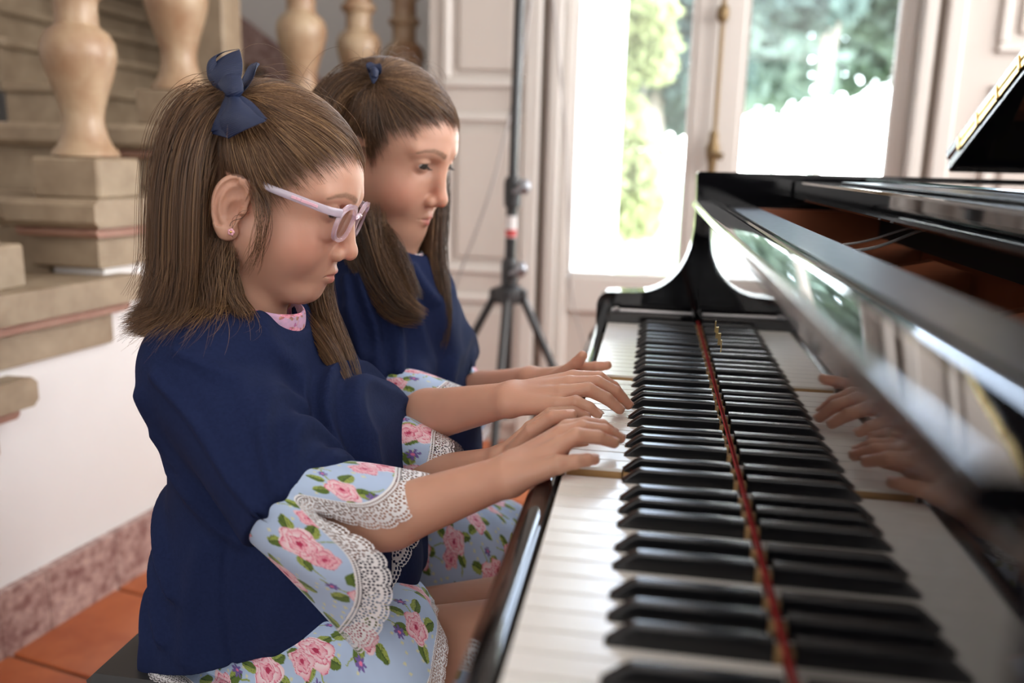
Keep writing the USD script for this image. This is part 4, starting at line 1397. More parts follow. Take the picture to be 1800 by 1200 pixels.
    s_ += (rng.normal(size=(ns, 1, 3)) * .006 + np.array([0, 0, .004])) * np.sin(np.linspace(0, 3.14, s_.shape[1]))[None, :, None] * rng.uniform(.3, 2.2, (ns, 1, 1))
    sets.append(fine)
    sets.append(s_)
    for k, S_ in enumerate(sets):
        kk = S_.shape[1]
        wd = G['hair_w'] * np.interp(np.linspace(0, 1, kk), [0, .18, .8, 1], [.25, 1, .85, .25])[None] * rng.uniform(.6, 1.3, (len(S_), 1))
        if k >= len(sets) - 2:
            wd = wd * (.5 if k == len(sets) - 1 else .38)
        # three tones of strand
        tone = rng.integers(0, 3, len(S_))
        clump = meshkit.noise(S_[:, kk // 2] * 90, 5)
        tone = np.clip((clump * 2.2 + rng.uniform(0, .9, len(S_))).astype(int), 0, 2)
        G['_sets'].setdefault(kk, []).append((S_, wd, tone))
    hair = None
    for tone in range(3):
        pts_, w_ = [], []
        for kk, lst in G['_sets'].items():
            for S_, wd, tn in lst:
                sel = tn == tone
                # resample everything to 24 points so that one prim holds all
                x = np.linspace(0, kk - 1, 24)
                i0 = np.minimum(x.astype(int), kk - 2)
                fr = (x - i0)[None, :, None]
                pts_.append(S_[sel][:, i0] * (1 - fr) + S_[sel][:, i0 + 1] * fr)
                w_.append(wd[sel][:, i0] * (1 - fr[:, :, 0]) + wd[sel][:, i0 + 1] * fr[:, :, 0])
        pr = curves('hair' if tone == 0 else 'hair_strands', np.vstack(pts_), np.vstack(w_), G['hair_mats'][tone], g if tone == 0 else hair, label=None if tone else G['hair_label'], kind='stuff')
        if tone == 0:
            hair = pr
    return dict(prim=g, to_world=to_world, R=R, K=K, hs=hs)


# ------------------------------------------------------------------ nearer girl
HM = [hair_material('hair_brown', (0.045, 0.021, 0.009), (0.11, 0.053, 0.022)), hair_material('hair_chestnut', (0.11, 0.054, 0.023), (0.27, 0.145, 0.06)), hair_material('hair_honey', (0.24, 0.135, 0.062), (0.54, 0.33, 0.155))]
HM2 = [hair_material('hair_brown_b', (0.034, 0.017, 0.008), (0.17, 0.088, 0.037)), hair_material('hair_chestnut_b', (0.085, 0.042, 0.019), (0.38, 0.21, 0.09)), hair_material('hair_honey_b', (0.2, 0.11, 0.05), (0.62, 0.4, 0.19))]
arm_r1 = dict(shoulder=(-0.3945, 0.375, 0.0406), elbow=(-0.2256, 0.315, -0.0968), wrist=(-0.0499, 0.288, -0.0074), across=(.1, 1, .35), side=1, s=.96,
              fingers=dict(pinky=[(-0.0027, 0.275, 0.0118), (0.0108, 0.277, 0.0143), (0.0202, 0.283, 0.0146), (0.0264, 0.288, 0.0133)],
                           ring=[(-0.0047, 0.295, 0.0221), (0.0093, 0.298, 0.0312), (0.027, 0.305, 0.0288), (0.0416, 0.315, 0.0214)],
                           middle=[(-0.0044, 0.315, 0.0264), (0.0125, 0.32, 0.0315), (0.0318, 0.328, 0.0278), (0.0464, 0.337, 0.019)],
                           index=[(-0.0014, 0.338, 0.0249), (0.0138, 0.345, 0.0278), (0.0285, 0.352, 0.0251), (0.0392, 0.358, 0.0173)],
                           thumb=[(-0.0351, 0.318, -0.0088), (-0.0199, 0.345, -0.0057), (-0.0027, 0.362, -0.0015), (0.0106, 0.368, -0.0024)]))
arm_l1 = dict(shoulder=(-0.3602, 0.55, 0.0147), elbow=(-0.2206, 0.52, -0.1254), wrist=(-0.0823, 0.44, -0.0511), across=(.1, 1, -.3), side=-1, s=.94,
              fingers=dict(thumb=[(-0.0638, 0.418, -0.0312), (-0.0448, 0.405, -0.002), (-0.0234, 0.402, 0.015), (-0.0053, 0.405, 0.0178)],
                           index=[(-0.0481, 0.43, -0.0069), (-0.0286, 0.428, 0.0106), (-0.0052, 0.43, 0.0148), (0.0084, 0.432, 0.0103)],
                           middle=[(-0.0448, 0.452, -0.0154), (-0.0206, 0.452, -0.0008), (0.0006, 0.454, -0.0018), (0.0142, 0.455, -0.0099)],
                           ring=[(-0.0437, 0.47, -0.0255), (-0.0225, 0.474, -0.0134), (-0.0021, 0.478, -0.0156), (0.0093, 0.48, -0.0219)],
                           pinky=[(-0.0455, 0.487, -0.0363), (-0.0284, 0.492, -0.0272), (-0.0128, 0.496, -0.028), (-0.0031, 0.498, -0.0325)]))
G1 = dict(seed=11, label='nearer girl with pink glasses and blue hair bow, playing in a navy top', res=.00135, ares=.0012, sres=.0026,
          head=(-.347, .455, .218), head_rot=(4, 17, 0), hs=1.0, look=(1, -.05, -.42), iris=(.10, .055, .03), lid=.001,
          neck=((-0.3721, 0.46, 0.132), (-0.3829, 0.455, 0.0548)), root=(.045, .024, .014),
          torso=[('e', (-0.3758, 0.455, -0.0245), (.085, .118, .135)), ('e', (-0.363, 0.46, -0.1862), (.112, .128, .150)), ('c', ((-0.3995, 0.385, 0.0502), (-0.3901, 0.535, 0.027)), (.052, .052)), ('e', (-0.386, 0.455, 0.0612), (.06, .09, .045)), ('e', (-0.2771, 0.46, -0.1073), (.075, .115, .135)), ('e', (-0.2716, 0.45, -0.2008), (.090, .118, .12)), ('e', (-0.3949, 0.45, -0.2953), (.108, .112, .11))],
          tbox=((-.54, .28, -.42), (-.06, .64, .14)),
          sleeves=[((-0.3945, 0.375, 0.0406), (-0.2629, 0.315, -0.0695), .052, .058), ((-0.3561, 0.54, 0.0101), (-0.2502, 0.535, -0.0822), .050, .050)],
          cuts=[((-0.4646, 0.36, -0.3028), (0.297, 0.024, -0.955))],
          collar=(np.array((-0.361, 0.455, 0.0962)), np.array([.28, 0, .96]), .050),
          folds=between([(-0.344, 0.4, 0.1112), (-0.2963, 0.4, 0.0286), (-0.263, 0.4, -0.038), (-0.2451, 0.4, -0.1073), (-0.2338, 0.4, -0.2267)], [(-0.2784, 0.4, 0.1176), (-0.2272, 0.4, 0.0546), (-0.1878, 0.4, -0.0194), (-0.1661, 0.4, -0.1064), (-0.1595, 0.4, -0.2181)], 5, .0056, .0125, .26, .66) + [
                 ([(-0.388, 0.35, 0.0766), (-0.3283, 0.35, 0.0511), (-0.2877, 0.35, 0.0067), (-0.2552, 0.35, -0.0386)], .0065, .006, .2, .42), ([(-0.4079, 0.35, 0.0518), (-0.3543, 0.35, 0.0138), (-0.3071, 0.35, -0.0308), (-0.2713, 0.35, -0.0551)], .0065, .006, .2, .40), ([(-0.4333, 0.35, 0.0262), (-0.4145, 0.35, -0.0581), (-0.3601, 0.35, -0.1098), (-0.3354, 0.35, -0.1233)], .010, .008, .2, .42), ([(-0.4214, 0.35, -0.0154), (-0.3836, 0.35, -0.0742), (-0.3286, 0.35, -0.11)], .008, .005, .2, .4),
                 ([(-0.4772, 0.4, -0.1018), (-0.4421, 0.4, -0.146), (-0.4172, 0.4, -0.1916)], .010, .013, .3, .5), ([(-0.4769, 0.4, -0.17), (-0.4524, 0.4, -0.2023), (-0.4342, 0.4, -0.2497)], .010, .012, .3, .5), ([(-0.4811, 0.4, -0.2337), (-0.4634, 0.4, -0.2675), (-0.4693, 0.4, -0.3045)], .010, .010, .3, .5), ([(-0.3797, 0.36, -0.1419), (-0.3959, 0.36, -0.2031), (-0.4025, 0.36, -0.265)], .012, .008, .3, .42), ([(-0.3519, 0.36, -0.1262), (-0.3534, 0.36, -0.205), (-0.3505, 0.36, -0.293)], .0035, -.0030, .25, .4), ([(-0.2844, 0.36, -0.1581), (-0.2983, 0.36, -0.1988), (-0.306, 0.36, -0.2397)], .012, .007, .3, .42)],
          arms=[arm_r1, arm_l1],
          legs=[((-0.3191, 0.43, -0.3411), (-0.073, 0.415, -0.2644), .070, .060), ((-0.3713, 0.55, -0.3917), (-0.0573, 0.53, -0.2819), .068, .055), ((-.06, .40, -.27), (-.03, .42, -.66), .047, .03), ((-.05, .52, -.25), (-.02, .53, -.66), .047, .03), ((-.03, .42, -.66), (.09, .42, -.70), .03, .02), ((-.02, .53, -.66), (.10, .53, -.70), .03, .02)],
          frills=[
              ('sleeve_frill', [
                  [(-0.2381, 0.335, -0.0425), (-0.233, 0.3, -0.0359), (-0.2339, 0.284, -0.0389), (-0.2361, 0.273, -0.0426), (-0.2402, 0.268, -0.0481), (-0.2456, 0.266, -0.055), (-0.2553, 0.266, -0.0648), (-0.2719, 0.272, -0.0821), (-0.2924, 0.29, -0.1021), (-0.3102, 0.33, -0.1224), (-0.3044, 0.365, -0.1206), (-0.2763, 0.375, -0.0902), (-0.2506, 0.362, -0.0585)],
                  [(-0.2016, 0.34, -0.0258), (-0.1873, 0.285, -0.0196), (-0.1858, 0.265, -0.0283), (-0.2019, 0.262, -0.035), (-0.2279, 0.266, -0.0445), (-0.2103, 0.255, -0.0574), (-0.2061, 0.25, -0.0783), (-0.2155, 0.252, -0.1035), (-0.2413, 0.28, -0.1318), (-0.2609, 0.34, -0.1711), (-0.2436, 0.385, -0.1561), (-0.2085, 0.395, -0.105), (-0.1934, 0.372, -0.0566)],
                  [(-0.1343, 0.34, -0.0319), (-0.1249, 0.285, -0.0373), (-0.1462, 0.27, -0.0578), (-0.1856, 0.268, -0.0607), (-0.2223, 0.272, -0.0548), (-0.1637, 0.25, -0.0669), (-0.144, 0.245, -0.0951), (-0.1493, 0.25, -0.137), (-0.183, 0.28, -0.1932), (-0.2036, 0.34, -0.2222), (-0.1774, 0.385, -0.1656), (-0.1528, 0.385, -0.1146), (-0.1394, 0.372, -0.0624)]], dict(label='pale blue rose-printed frill of the near sleeve', scale=1.45, lace_w=.036)),
              ('sleeve_frill', [
                  [(-0.2554, 0.53, -0.0412), (-0.2505, 0.5, -0.0494), (-0.2409, 0.485, -0.0716), (-0.2358, 0.49, -0.094), (-0.2277, 0.52, -0.1187), (-0.2399, 0.56, -0.1122), (-0.2518, 0.575, -0.073), (-0.2558, 0.56, -0.0502)],
                  [(-0.2065, 0.52, -0.0347), (-0.1999, 0.485, -0.0477), (-0.1923, 0.475, -0.0725), (-0.1849, 0.48, -0.0999), (-0.1865, 0.52, -0.1297), (-0.1998, 0.57, -0.1276), (-0.2075, 0.59, -0.0896), (-0.2069, 0.56, -0.0539)],
                  [(-0.1497, 0.515, -0.0569), (-0.1422, 0.482, -0.0558), (-0.1437, 0.475, -0.0752), (-0.1567, 0.475, -0.1024), (-0.1754, 0.51, -0.1464), (-0.1685, 0.57, -0.1554), (-0.1573, 0.59, -0.116), (-0.149, 0.56, -0.0825)]], dict(label='pale blue rose-printed frill of the far sleeve', scale=1.45, res=.0014, lace_res=.0007)),
              ('skirt', [
                  [(-0.5123, 0.46, -0.2995), (-0.4298, 0.39, -0.272), (-0.3188, 0.36, -0.2345), (-0.2189, 0.35, -0.1845), (-0.191, 0.42, -0.1845), (-0.2219, 0.5, -0.2089), (-0.3485, 0.58, -0.2603), (-0.4911, 0.57, -0.2994)],
                  [(-0.4704, 0.4, -0.323), (-0.4253, 0.372, -0.3103), (-0.3099, 0.338, -0.2704), (-0.1949, 0.315, -0.1939), (-0.1659, 0.4, -0.1952), (-0.2063, 0.52, -0.2435), (-0.3489, 0.62, -0.3179), (-0.5132, 0.59, -0.3636)],
                  [(-0.4791, 0.4, -0.3463), (-0.431, 0.35, -0.3321), (-0.296, 0.305, -0.3061), (-0.1638, 0.29, -0.2303), (-0.1396, 0.36, -0.2002), (-0.1828, 0.5, -0.257), (-0.32, 0.63, -0.3634), (-0.5443, 0.61, -0.423)],
                  [(-0.4852, 0.4, -0.3621), (-0.4332, 0.335, -0.3466), (-0.2817, 0.285, -0.3352), (-0.12, 0.275, -0.2693), (-0.1153, 0.335, -0.2211), (-0.1828, 0.5, -0.242), (-0.3054, 0.635, -0.3999), (-0.5606, 0.62, -0.4584)]], dict(label='pale blue skirt printed with pink roses', seat=-.297, lace_w=.026, ripple=.0035, scale=1.5))],
          knot=(-.358, .408, .322), zcut=.114, flip=(-.016, -.010, .012), part_x=-.030, n_hair=17000, n_stray=90, hair_w=.00046, fall_dir=(-.35, 0, -1), fall_steps=19, gravity=(-.03, -.02, -1.), tail_dir=(-.8, .05, -.5),
          locks=[
              ([(-0.3195, 0.53, 0.1656), (-0.324, 0.53, 0.1184), (-0.3104, 0.52, 0.0798), (-0.2813, 0.5, 0.0379), (-0.2614, 0.485, -0.0045)], .024, 600, .012),
              ([(-0.3499, 0.535, 0.1572), (-0.3514, 0.535, 0.1027), (-0.3146, 0.495, 0.0707), (-0.2784, 0.47, 0.0382), (-0.255, 0.45, 0.0055)], .020, 420, .009),
              ([(-0.3664, 0.4, 0.1754), (-0.3683, 0.395, 0.1465), (-0.3587, 0.392, 0.1177), (-0.3407, 0.392, 0.0977)], .014, 180, .009),
              ([(-0.3844, 0.4, 0.1923), (-0.3909, 0.385, 0.1525), (-0.3997, 0.375, 0.1182), (-0.423, 0.37, 0.1001), (-0.4698, 0.385, 0.0937)], .022, 460, .014),
              ([(-0.409, 0.4, 0.203), (-0.4189, 0.385, 0.1572), (-0.4276, 0.38, 0.122), (-0.4482, 0.385, 0.0961), (-0.4866, 0.4, 0.0839)], .026, 520, .012),
              ([(-0.3956, 0.395, 0.2268), (-0.4053, 0.385, 0.1752), (-0.4133, 0.378, 0.1289), (-0.4197, 0.375, 0.0994)], .022, 420, .020),
              ([(-0.3714, 0.392, 0.1818), (-0.3755, 0.385, 0.1474), (-0.3763, 0.378, 0.119), (-0.3864, 0.372, 0.1018)], .018, 300, .016),
              ([(-0.3322, 0.386, 0.2413), (-0.3213, 0.382, 0.2239), (-0.3177, 0.38, 0.199), (-0.3261, 0.383, 0.1729), (-0.3387, 0.387, 0.1488)], .008, 42, .010), ([(-0.3308, 0.381, 0.2136), (-0.3422, 0.379, 0.2066), (-0.3496, 0.3785, 0.1979), (-0.3529, 0.38, 0.1806)], .0012, 3, .001)],
          hair_mats=HM, hair_label='long brown hair, half tied back', _sets={}, collar_label='pink floral neckband')
g1 = build_girl(G1)
# ------------------------------------------------------------------ farther girl
arm_r2 = dict(shoulder=(-0.3229, 0.7, 0.0475), elbow=(-0.2519, 0.6, -0.0671), wrist=(-0.0815, 0.475, 0.0095), across=(.1, 1, .2), side=1, s=1.03,
              fingers=dict(pinky=[(-0.02, 0.44, 0.0171), (-0.0036, 0.435, 0.0234), (0.0108, 0.435, 0.0182), (0.02, 0.436, 0.0112)],
                           ring=[(-0.0192, 0.458, 0.026), (0.0075, 0.455, 0.0324), (0.0271, 0.458, 0.0229), (0.0414, 0.462, 0.0109)],
                           middle=[(-0.0128, 0.478, 0.0315), (0.0156, 0.478, 0.0346), (0.0356, 0.48, 0.0252), (0.0498, 0.484, 0.0104)],
                           index=[(-0.0109, 0.498, 0.033), (0.0153, 0.502, 0.0338), (0.032, 0.506, 0.0234), (0.0426, 0.51, 0.0112)],
                           thumb=[(-0.0484, 0.5, -0.0004), (-0.0275, 0.52, -0.0126), (-0.0117, 0.53, -0.0198), (0.0013, 0.535, -0.0224)]))
arm_l2 = dict(shoulder=(-0.2662, 0.86, 0.0224), elbow=(-0.2146, 0.84, -0.0977), wrist=(-0.0891, 0.7, -0.0251), across=(.1, 1, -.2), side=-1, s=1.02,
              fingers=dict(thumb=[(-0.0578, 0.665, -0.0174), (-0.0314, 0.64, 0.0057), (-0.0194, 0.63, 0.0192), (-0.0123, 0.625, 0.0303)],
                           index=[(-0.0312, 0.655, 0.0006), (-0.0132, 0.648, 0.0087), (0.0044, 0.644, 0.013), (0.0188, 0.642, 0.0159)],
                           middle=[(-0.033, 0.675, -0.0028), (-0.0145, 0.676, 0.0036), (-0.0003, 0.678, 0.0017), (0.0088, 0.68, -0.0036)],
                           ring=[(-0.0378, 0.695, -0.0094), (-0.02, 0.7, -0.0047), (-0.0062, 0.702, -0.0075), (0.0016, 0.704, -0.0122)],
                           pinky=[(-0.0438, 0.712, -0.0171), (-0.0303, 0.716, -0.014), (-0.018, 0.72, -0.0158), (-0.0118, 0.722, -0.0191)]))
G2 = dict(seed=23, label='farther girl without glasses, playing in a navy top and pale floral skirt', res=.0018, ares=.0015, sres=.004,
          head=(-.315, .762, .268), head_rot=(-15, 18, 0), hs=1.06, look=(1, -.1, -.36), iris=(.05, .045, .04), lid=.0018,
          neck=((-0.2998, 0.76, 0.1699), (-0.323, 0.765, 0.0865)), root=(.032, .018, .011),
          torso=[('e', (-0.3019, 0.765, 0.0032), (.085, .125, .15)), ('e', (-0.2758, 0.765, -0.1613), (.11, .13, .16)), ('c', ((-0.3291, 0.69, 0.0608), (-0.3001, 0.85, 0.0448)), (.052, .052)), ('e', (-0.3186, 0.765, 0.095), (.06, .09, .05))],
          tbox=((-.54, .58, -.40), (-.12, .96, .20)),
          sleeves=[((-0.326, 0.69, 0.0491), (-0.2797, 0.645, -0.0413), .055, .058), ((-0.2891, 0.86, 0.0121), (-0.238, 0.86, -0.0582), .052, .052)],
          cuts=[((-0.2757, 0.765, -0.2616), (.10, 0, -1))],
          collar=(np.array((-0.3074, 0.765, 0.131)), np.array([.25, 0, .97]), .050),
          folds=between([(-0.329, 0.72, 0.1083), (-0.3046, 0.72, 0.045), (-0.2841, 0.72, -0.028), (-0.2759, 0.72, -0.243)], [(-0.2593, 0.72, 0.1194), (-0.2265, 0.72, 0.0653), (-0.2096, 0.72, -0.0068), (-0.1988, 0.72, -0.2358)], 5, .0062, .013, .5, 1.0) + [([(-0.321, 0.66, 0.0701), (-0.2976, 0.66, 0.0248), (-0.2699, 0.66, -0.005)], .009, .009, .5, .76)],
          arms=[arm_r2, arm_l2],
          legs=[((-0.3263, 0.7, -0.2929), (-0.0923, 0.7, -0.3355), .080, .050), ((-0.3416, 0.86, -0.3375), (-0.0908, 0.84, -0.3336), .078, .050), ((-.05, .71, -.27), (-.02, .71, -.66), .047, .03), ((-.05, .84, -.27), (-.02, .84, -.66), .047, .03), ((-.02, .71, -.66), (.10, .71, -.70), .03, .02), ((-.02, .84, -.66), (.10, .84, -.70), .03, .02)],
          frills=[
              ('sleeve_frill', [
                  [(-0.2639, 0.64, -0.0116), (-0.2685, 0.61, -0.0145), (-0.2767, 0.595, -0.0279), (-0.2823, 0.6, -0.0448), (-0.2838, 0.64, -0.068), (-0.2762, 0.68, -0.0708), (-0.2669, 0.69, -0.0442), (-0.2635, 0.665, -0.0216)],
                  [(-0.2162, 0.63, -0.0061), (-0.2203, 0.595, -0.0076), (-0.2346, 0.58, -0.0284), (-0.2607, 0.585, -0.0429), (-0.272, 0.64, -0.079), (-0.2587, 0.69, -0.0972), (-0.2287, 0.7, -0.0606), (-0.2172, 0.67, -0.0237)],
                  [(-0.163, 0.62, -0.0206), (-0.1698, 0.585, -0.0253), (-0.2024, 0.57, -0.0352), (-0.2442, 0.575, -0.0441), (-0.2641, 0.64, -0.0824), (-0.2367, 0.7, -0.1111), (-0.19, 0.71, -0.0856), (-0.1681, 0.67, -0.0419)]], dict(label='pale blue rose-printed frill of the right sleeve', res=.0014, lace_res=.0007, lace_w=.026, scale=1.05)),
              ('sleeve_frill', [
                  [(-0.2289, 0.86, -0.0484), (-0.2355, 0.83, -0.0509), (-0.2362, 0.815, -0.0635), (-0.2351, 0.83, -0.0872), (-0.2305, 0.87, -0.1069), (-0.2231, 0.9, -0.105), (-0.2207, 0.9, -0.0761)],
                  [(-0.1948, 0.85, -0.0512), (-0.1964, 0.815, -0.0538), (-0.2016, 0.8, -0.077), (-0.206, 0.81, -0.1115), (-0.2018, 0.86, -0.1445), (-0.196, 0.91, -0.1445), (-0.1922, 0.91, -0.091)],
                  [(-0.1658, 0.845, -0.0591), (-0.1662, 0.81, -0.0639), (-0.1817, 0.79, -0.0951), (-0.1941, 0.8, -0.1665), (-0.19, 0.86, -0.1815), (-0.181, 0.92, -0.1759), (-0.1683, 0.91, -0.1038)]], dict(label='pale blue rose-printed frill of the far sleeve', res=.0018, lace_res=.0009, lace_w=.022, scale=1.1)),
              ('skirt', [
                  [(-0.3918, 0.76, -0.2517), (-0.3104, 0.655, -0.2277), (-0.223, 0.635, -0.2028), (-0.1859, 0.68, -0.1967), (-0.191, 0.76, -0.2064), (-0.2198, 0.85, -0.2285), (-0.3112, 0.89, -0.2359), (-0.3934, 0.87, -0.2556)],
                  [(-0.4118, 0.76, -0.329), (-0.3125, 0.635, -0.2829), (-0.216, 0.61, -0.2527), (-0.1449, 0.64, -0.2181), (-0.1395, 0.74, -0.2252), (-0.1719, 0.87, -0.2581), (-0.2996, 0.92, -0.2764), (-0.4146, 0.9, -0.3098)],
                  [(-0.4281, 0.75, -0.4029), (-0.3163, 0.62, -0.3488), (-0.2026, 0.59, -0.3072), (-0.1134, 0.61, -0.2626), (-0.1007, 0.71, -0.2355), (-0.1292, 0.87, -0.2768), (-0.2845, 0.94, -0.314), (-0.4327, 0.92, -0.3618)],
                  [(-0.4387, 0.75, -0.4532), (-0.3174, 0.61, -0.3867), (-0.1792, 0.575, -0.3398), (-0.0948, 0.6, -0.298), (-0.0804, 0.7, -0.2639), (-0.1007, 0.87, -0.2939), (-0.2664, 0.95, -0.3376), (-0.4474, 0.93, -0.3999)]], dict(label='pale blue floral skirt with a white lace hem', seat=-.297, lace_w=.030, ripple=.004, scale=1.3, res=.0015, lace_res=.0007))],
          knot=(-.306, .695, .370), zcut=.06, flip=(-.01, -.01, .004), part_x=-.050, n_hair=13000, n_stray=90, hair_w=.0006, fall_dir=(-.3, 0, -1), fall_steps=16, gravity=(-.22, .05, -1.), tail_dir=(-.8, .25, -.5),
          locks=[
              ([(-0.2557, 0.83, 0.25), (-0.2476, 0.81, 0.1849), (-0.2371, 0.77, 0.1228), (-0.2208, 0.74, 0.0623), (-0.2207, 0.725, -0.002)], .021, 480, .009),
              ([(-0.2781, 0.84, 0.2243), (-0.2645, 0.8, 0.1434), (-0.2434, 0.76, 0.0745), (-0.2283, 0.735, 0.0095)], .016, 320, .008),
              ([(-0.3213, 0.7, 0.1963), (-0.3031, 0.68, 0.1527), (-0.2758, 0.655, 0.1112), (-0.2482, 0.64, 0.0809), (-0.2179, 0.635, 0.0646)], .028, 520, .012),
              ([(-0.3337, 0.7, 0.1729), (-0.3135, 0.675, 0.1299), (-0.2859, 0.65, 0.0963), (-0.2512, 0.637, 0.0715), (-0.2278, 0.635, 0.0701)], .026, 420, .016),
              ([(-0.3055, 0.7, 0.1739), (-0.2755, 0.68, 0.1462), (-0.2502, 0.66, 0.1118), (-0.2306, 0.645, 0.0848)], .018, 260, .010)],
          hair_mats=HM2, hair_label='long brown hair, half tied back', _sets={}, collar_label='pale floral neckband')
g2 = build_girl(G2)

# ------------------------------------------------------------------ glasses of the nearer girl
H1 = g1['to_world']
M['acetate'] = mat('pink_acetate', (.93, .76, .86), .10, transmission_weight=.75, ior=1.49)
M['acetate_lilac'] = mat('lilac_acetate', (.80, .72, .84), .14, transmission_weight=.5, ior=1.49)
M['lens'] = usdkit.material(stage, '/World/Looks/lens', {'t': ('transparent_bsdf', {'color': (.985, .98, .985)}), 'g': ('glossy_bsdf', {'roughness': .02}), 'f': ('fresnel', {'IOR': 1.5}), 'm': ('mix_closure', {})}, [('f.fac', 'm.fac'), ('t.BSDF', 'm.closure1'), ('g.BSDF', 'm.closure2')], surface='m.closure')
gl = thing('glasses', 'translucent pink glasses worn by the nearer girl', 'glasses')


def lens_loop(s, n=72, grow=0., dz=.0095):
    t = np.linspace(0, 2 * np.pi, n, endpoint=False)
    w, h = .0200 + grow, .0165 + grow
    y = w * np.sign(np.cos(t)) * np.abs(np.cos(t)) ** .82
    z = h * np.sign(np.sin(t)) * np.abs(np.sin(t)) ** .82
    yy = s * (.0310 + y)
    x = .0975 - 1.6 * yy ** 2 + .10 * z
    return np.stack([x, yy, dz + z], 1)


def rim_mesh(s):
    """flat-section rim around a lens opening"""
    a, b = lens_loop(s, 72, .0002), lens_loop(s, 72, .0036)
    b[:, 2] += .0012 * (b[:, 2] > 0)
    th = np.array([.0022, 0, 0])
    rings = [a - th * .9, b - th * .8, b + th * .8, a + th * .9]
    n = 72
    v = np.vstack(rings)
    f = []
    for k in range(4):
        k2 = (k + 1) % 4
        for j in range(n):
            j2 = (j + 1) % n
            q = [k * n + j, k * n + j2, k2 * n + j2, k2 * n + j]
            f += [[q[0], q[1], q[2]], [q[0], q[2], q[3]]]
    f = np.array(f)
    if s < 0:
        f = f[:, ::-1]
    return v, f


def hmesh(m):
    v, f, _ = meshkit.arrays(m)
    return trimesh.Trimesh(H1(v), f, process=False)


br = tube(spline([(.0975, -.0085, .0155), (.1000, -.0035, .0175), (.1000, .0035, .0175), (.0975, .0085, .0155)], 14), .0030, 10)
obj('frame_front', cat_([hmesh(rim_mesh(-1)), hmesh(rim_mesh(1)), hmesh(br)]), M['acetate'], gl, smooth=40, label='translucent pink frame front')
for s in (-1, 1):
    c = lens_loop(s)
    m = c.mean(0)
    v = np.vstack([c, [m + [.0012, 0, 0]]])
    f = np.array([[j, (j + 1) % 72, 72] for j in range(72)])
    obj('lens', hmesh((v, f if s > 0 else f[:, ::-1])), M['lens'], gl, smooth=True)
    path = spline([(.0945, s * .0525, .0215), (.083, s * .0660, .0222), (.050, s * .0705, .0240), (.020, s * .0712, .0255), (.002, s * .0700, .0250), (-.014, s * .0690, .0080), (-.022, s * .0675, -.004)], 40)
    wz = np.interp(np.linspace(0, 1, 40), [0, .1, .55, .8, 1], [.0048, .0042, .0036, .0028, .0022])
    t = tube(path, 1.0, 12)
    v = np.array(t.vertices)
    k = np.minimum(np.arange(len(v)) // 12, 39)
    k[-2:] = [0, 39]
    d = v - path[k]
    v = path[k] + d * np.stack([wz * .45, wz * .42, wz], 1)[k]
    tp = obj('temple', hmesh((v, np.array(t.faces))), M['acetate_lilac'], gl, smooth=40, label='pale lilac temple arm')
    if s < 0:
        sp = []
        r = np.random.default_rng(4)
        for xx, ww in ((.072, .003), (.064, .0065), (.055, .0022), (.050, .0028)):
            i = np.argmin(np.abs(path[:, 0] - xx))
            sp.append(rbox((xx - ww, path[i, 1] - .0021, path[i, 2] - .0012), (xx + ww, path[i, 1] - .0014, path[i, 2] + .0016), .0006))
        M['pink_print'] = mat('pink_print', (.80, .45, .55), .3)
        obj('pink_print', hmesh(cat_(sp)), M['pink_print'], tp, smooth=False)
# ------------------------------------------------------------------ earring
ear = H1(np.array([[-.0005, -.0755, -.0285]]))[0]
er = thing('earring', 'tiny pink flower earring in the near ear of the girl with glasses', 'earring')
M['enamel_pink'] = mat('enamel_pink', (.80, .42, .50), .2)
pet = []
R1 = g1['R']
for k in range(5):
    a = k * 2 * np.pi / 5 + .3
    s_ = trimesh.creation.icosphere(2, .0017)
    s_.vertices *= [1, .6, 1]
    s_.apply_translation([.0021 * math.cos(a), -.0015, .0021 * math.sin(a)])
    pet.append(s_)
place = lambda m: trimesh.Trimesh(np.array(m.vertices) @ R1.T + ear, m.faces, process=False)
obj('petals', place(cat_(pet)), M['enamel_pink'], er, smooth=True)
ce = trimesh.creation.icosphere(2, .0013)
ce.apply_translation([0, -.0025, 0])
obj('centre', place(ce), M['gold'], er, smooth=True)
# ------------------------------------------------------------------ ribbon bows
M['ribbon'] = usdkit.material(stage, '/World/Looks/ribbon', {'u': ('texture_coordinate', {}), 'w': ('wave_texture', {'scale': 190., 'bands_direction': 'x'}), 'b': ('bump', {'strength': .5, 'distance': .0004}), 'p': ('principled_bsdf', {'base_color': (.0075, .0165, .055), 'roughness': .5})}, [('u.UV', 'w.vector'), ('w.fac', 'b.height'), ('b.normal', 'p.normal')], surface='p.BSDF')


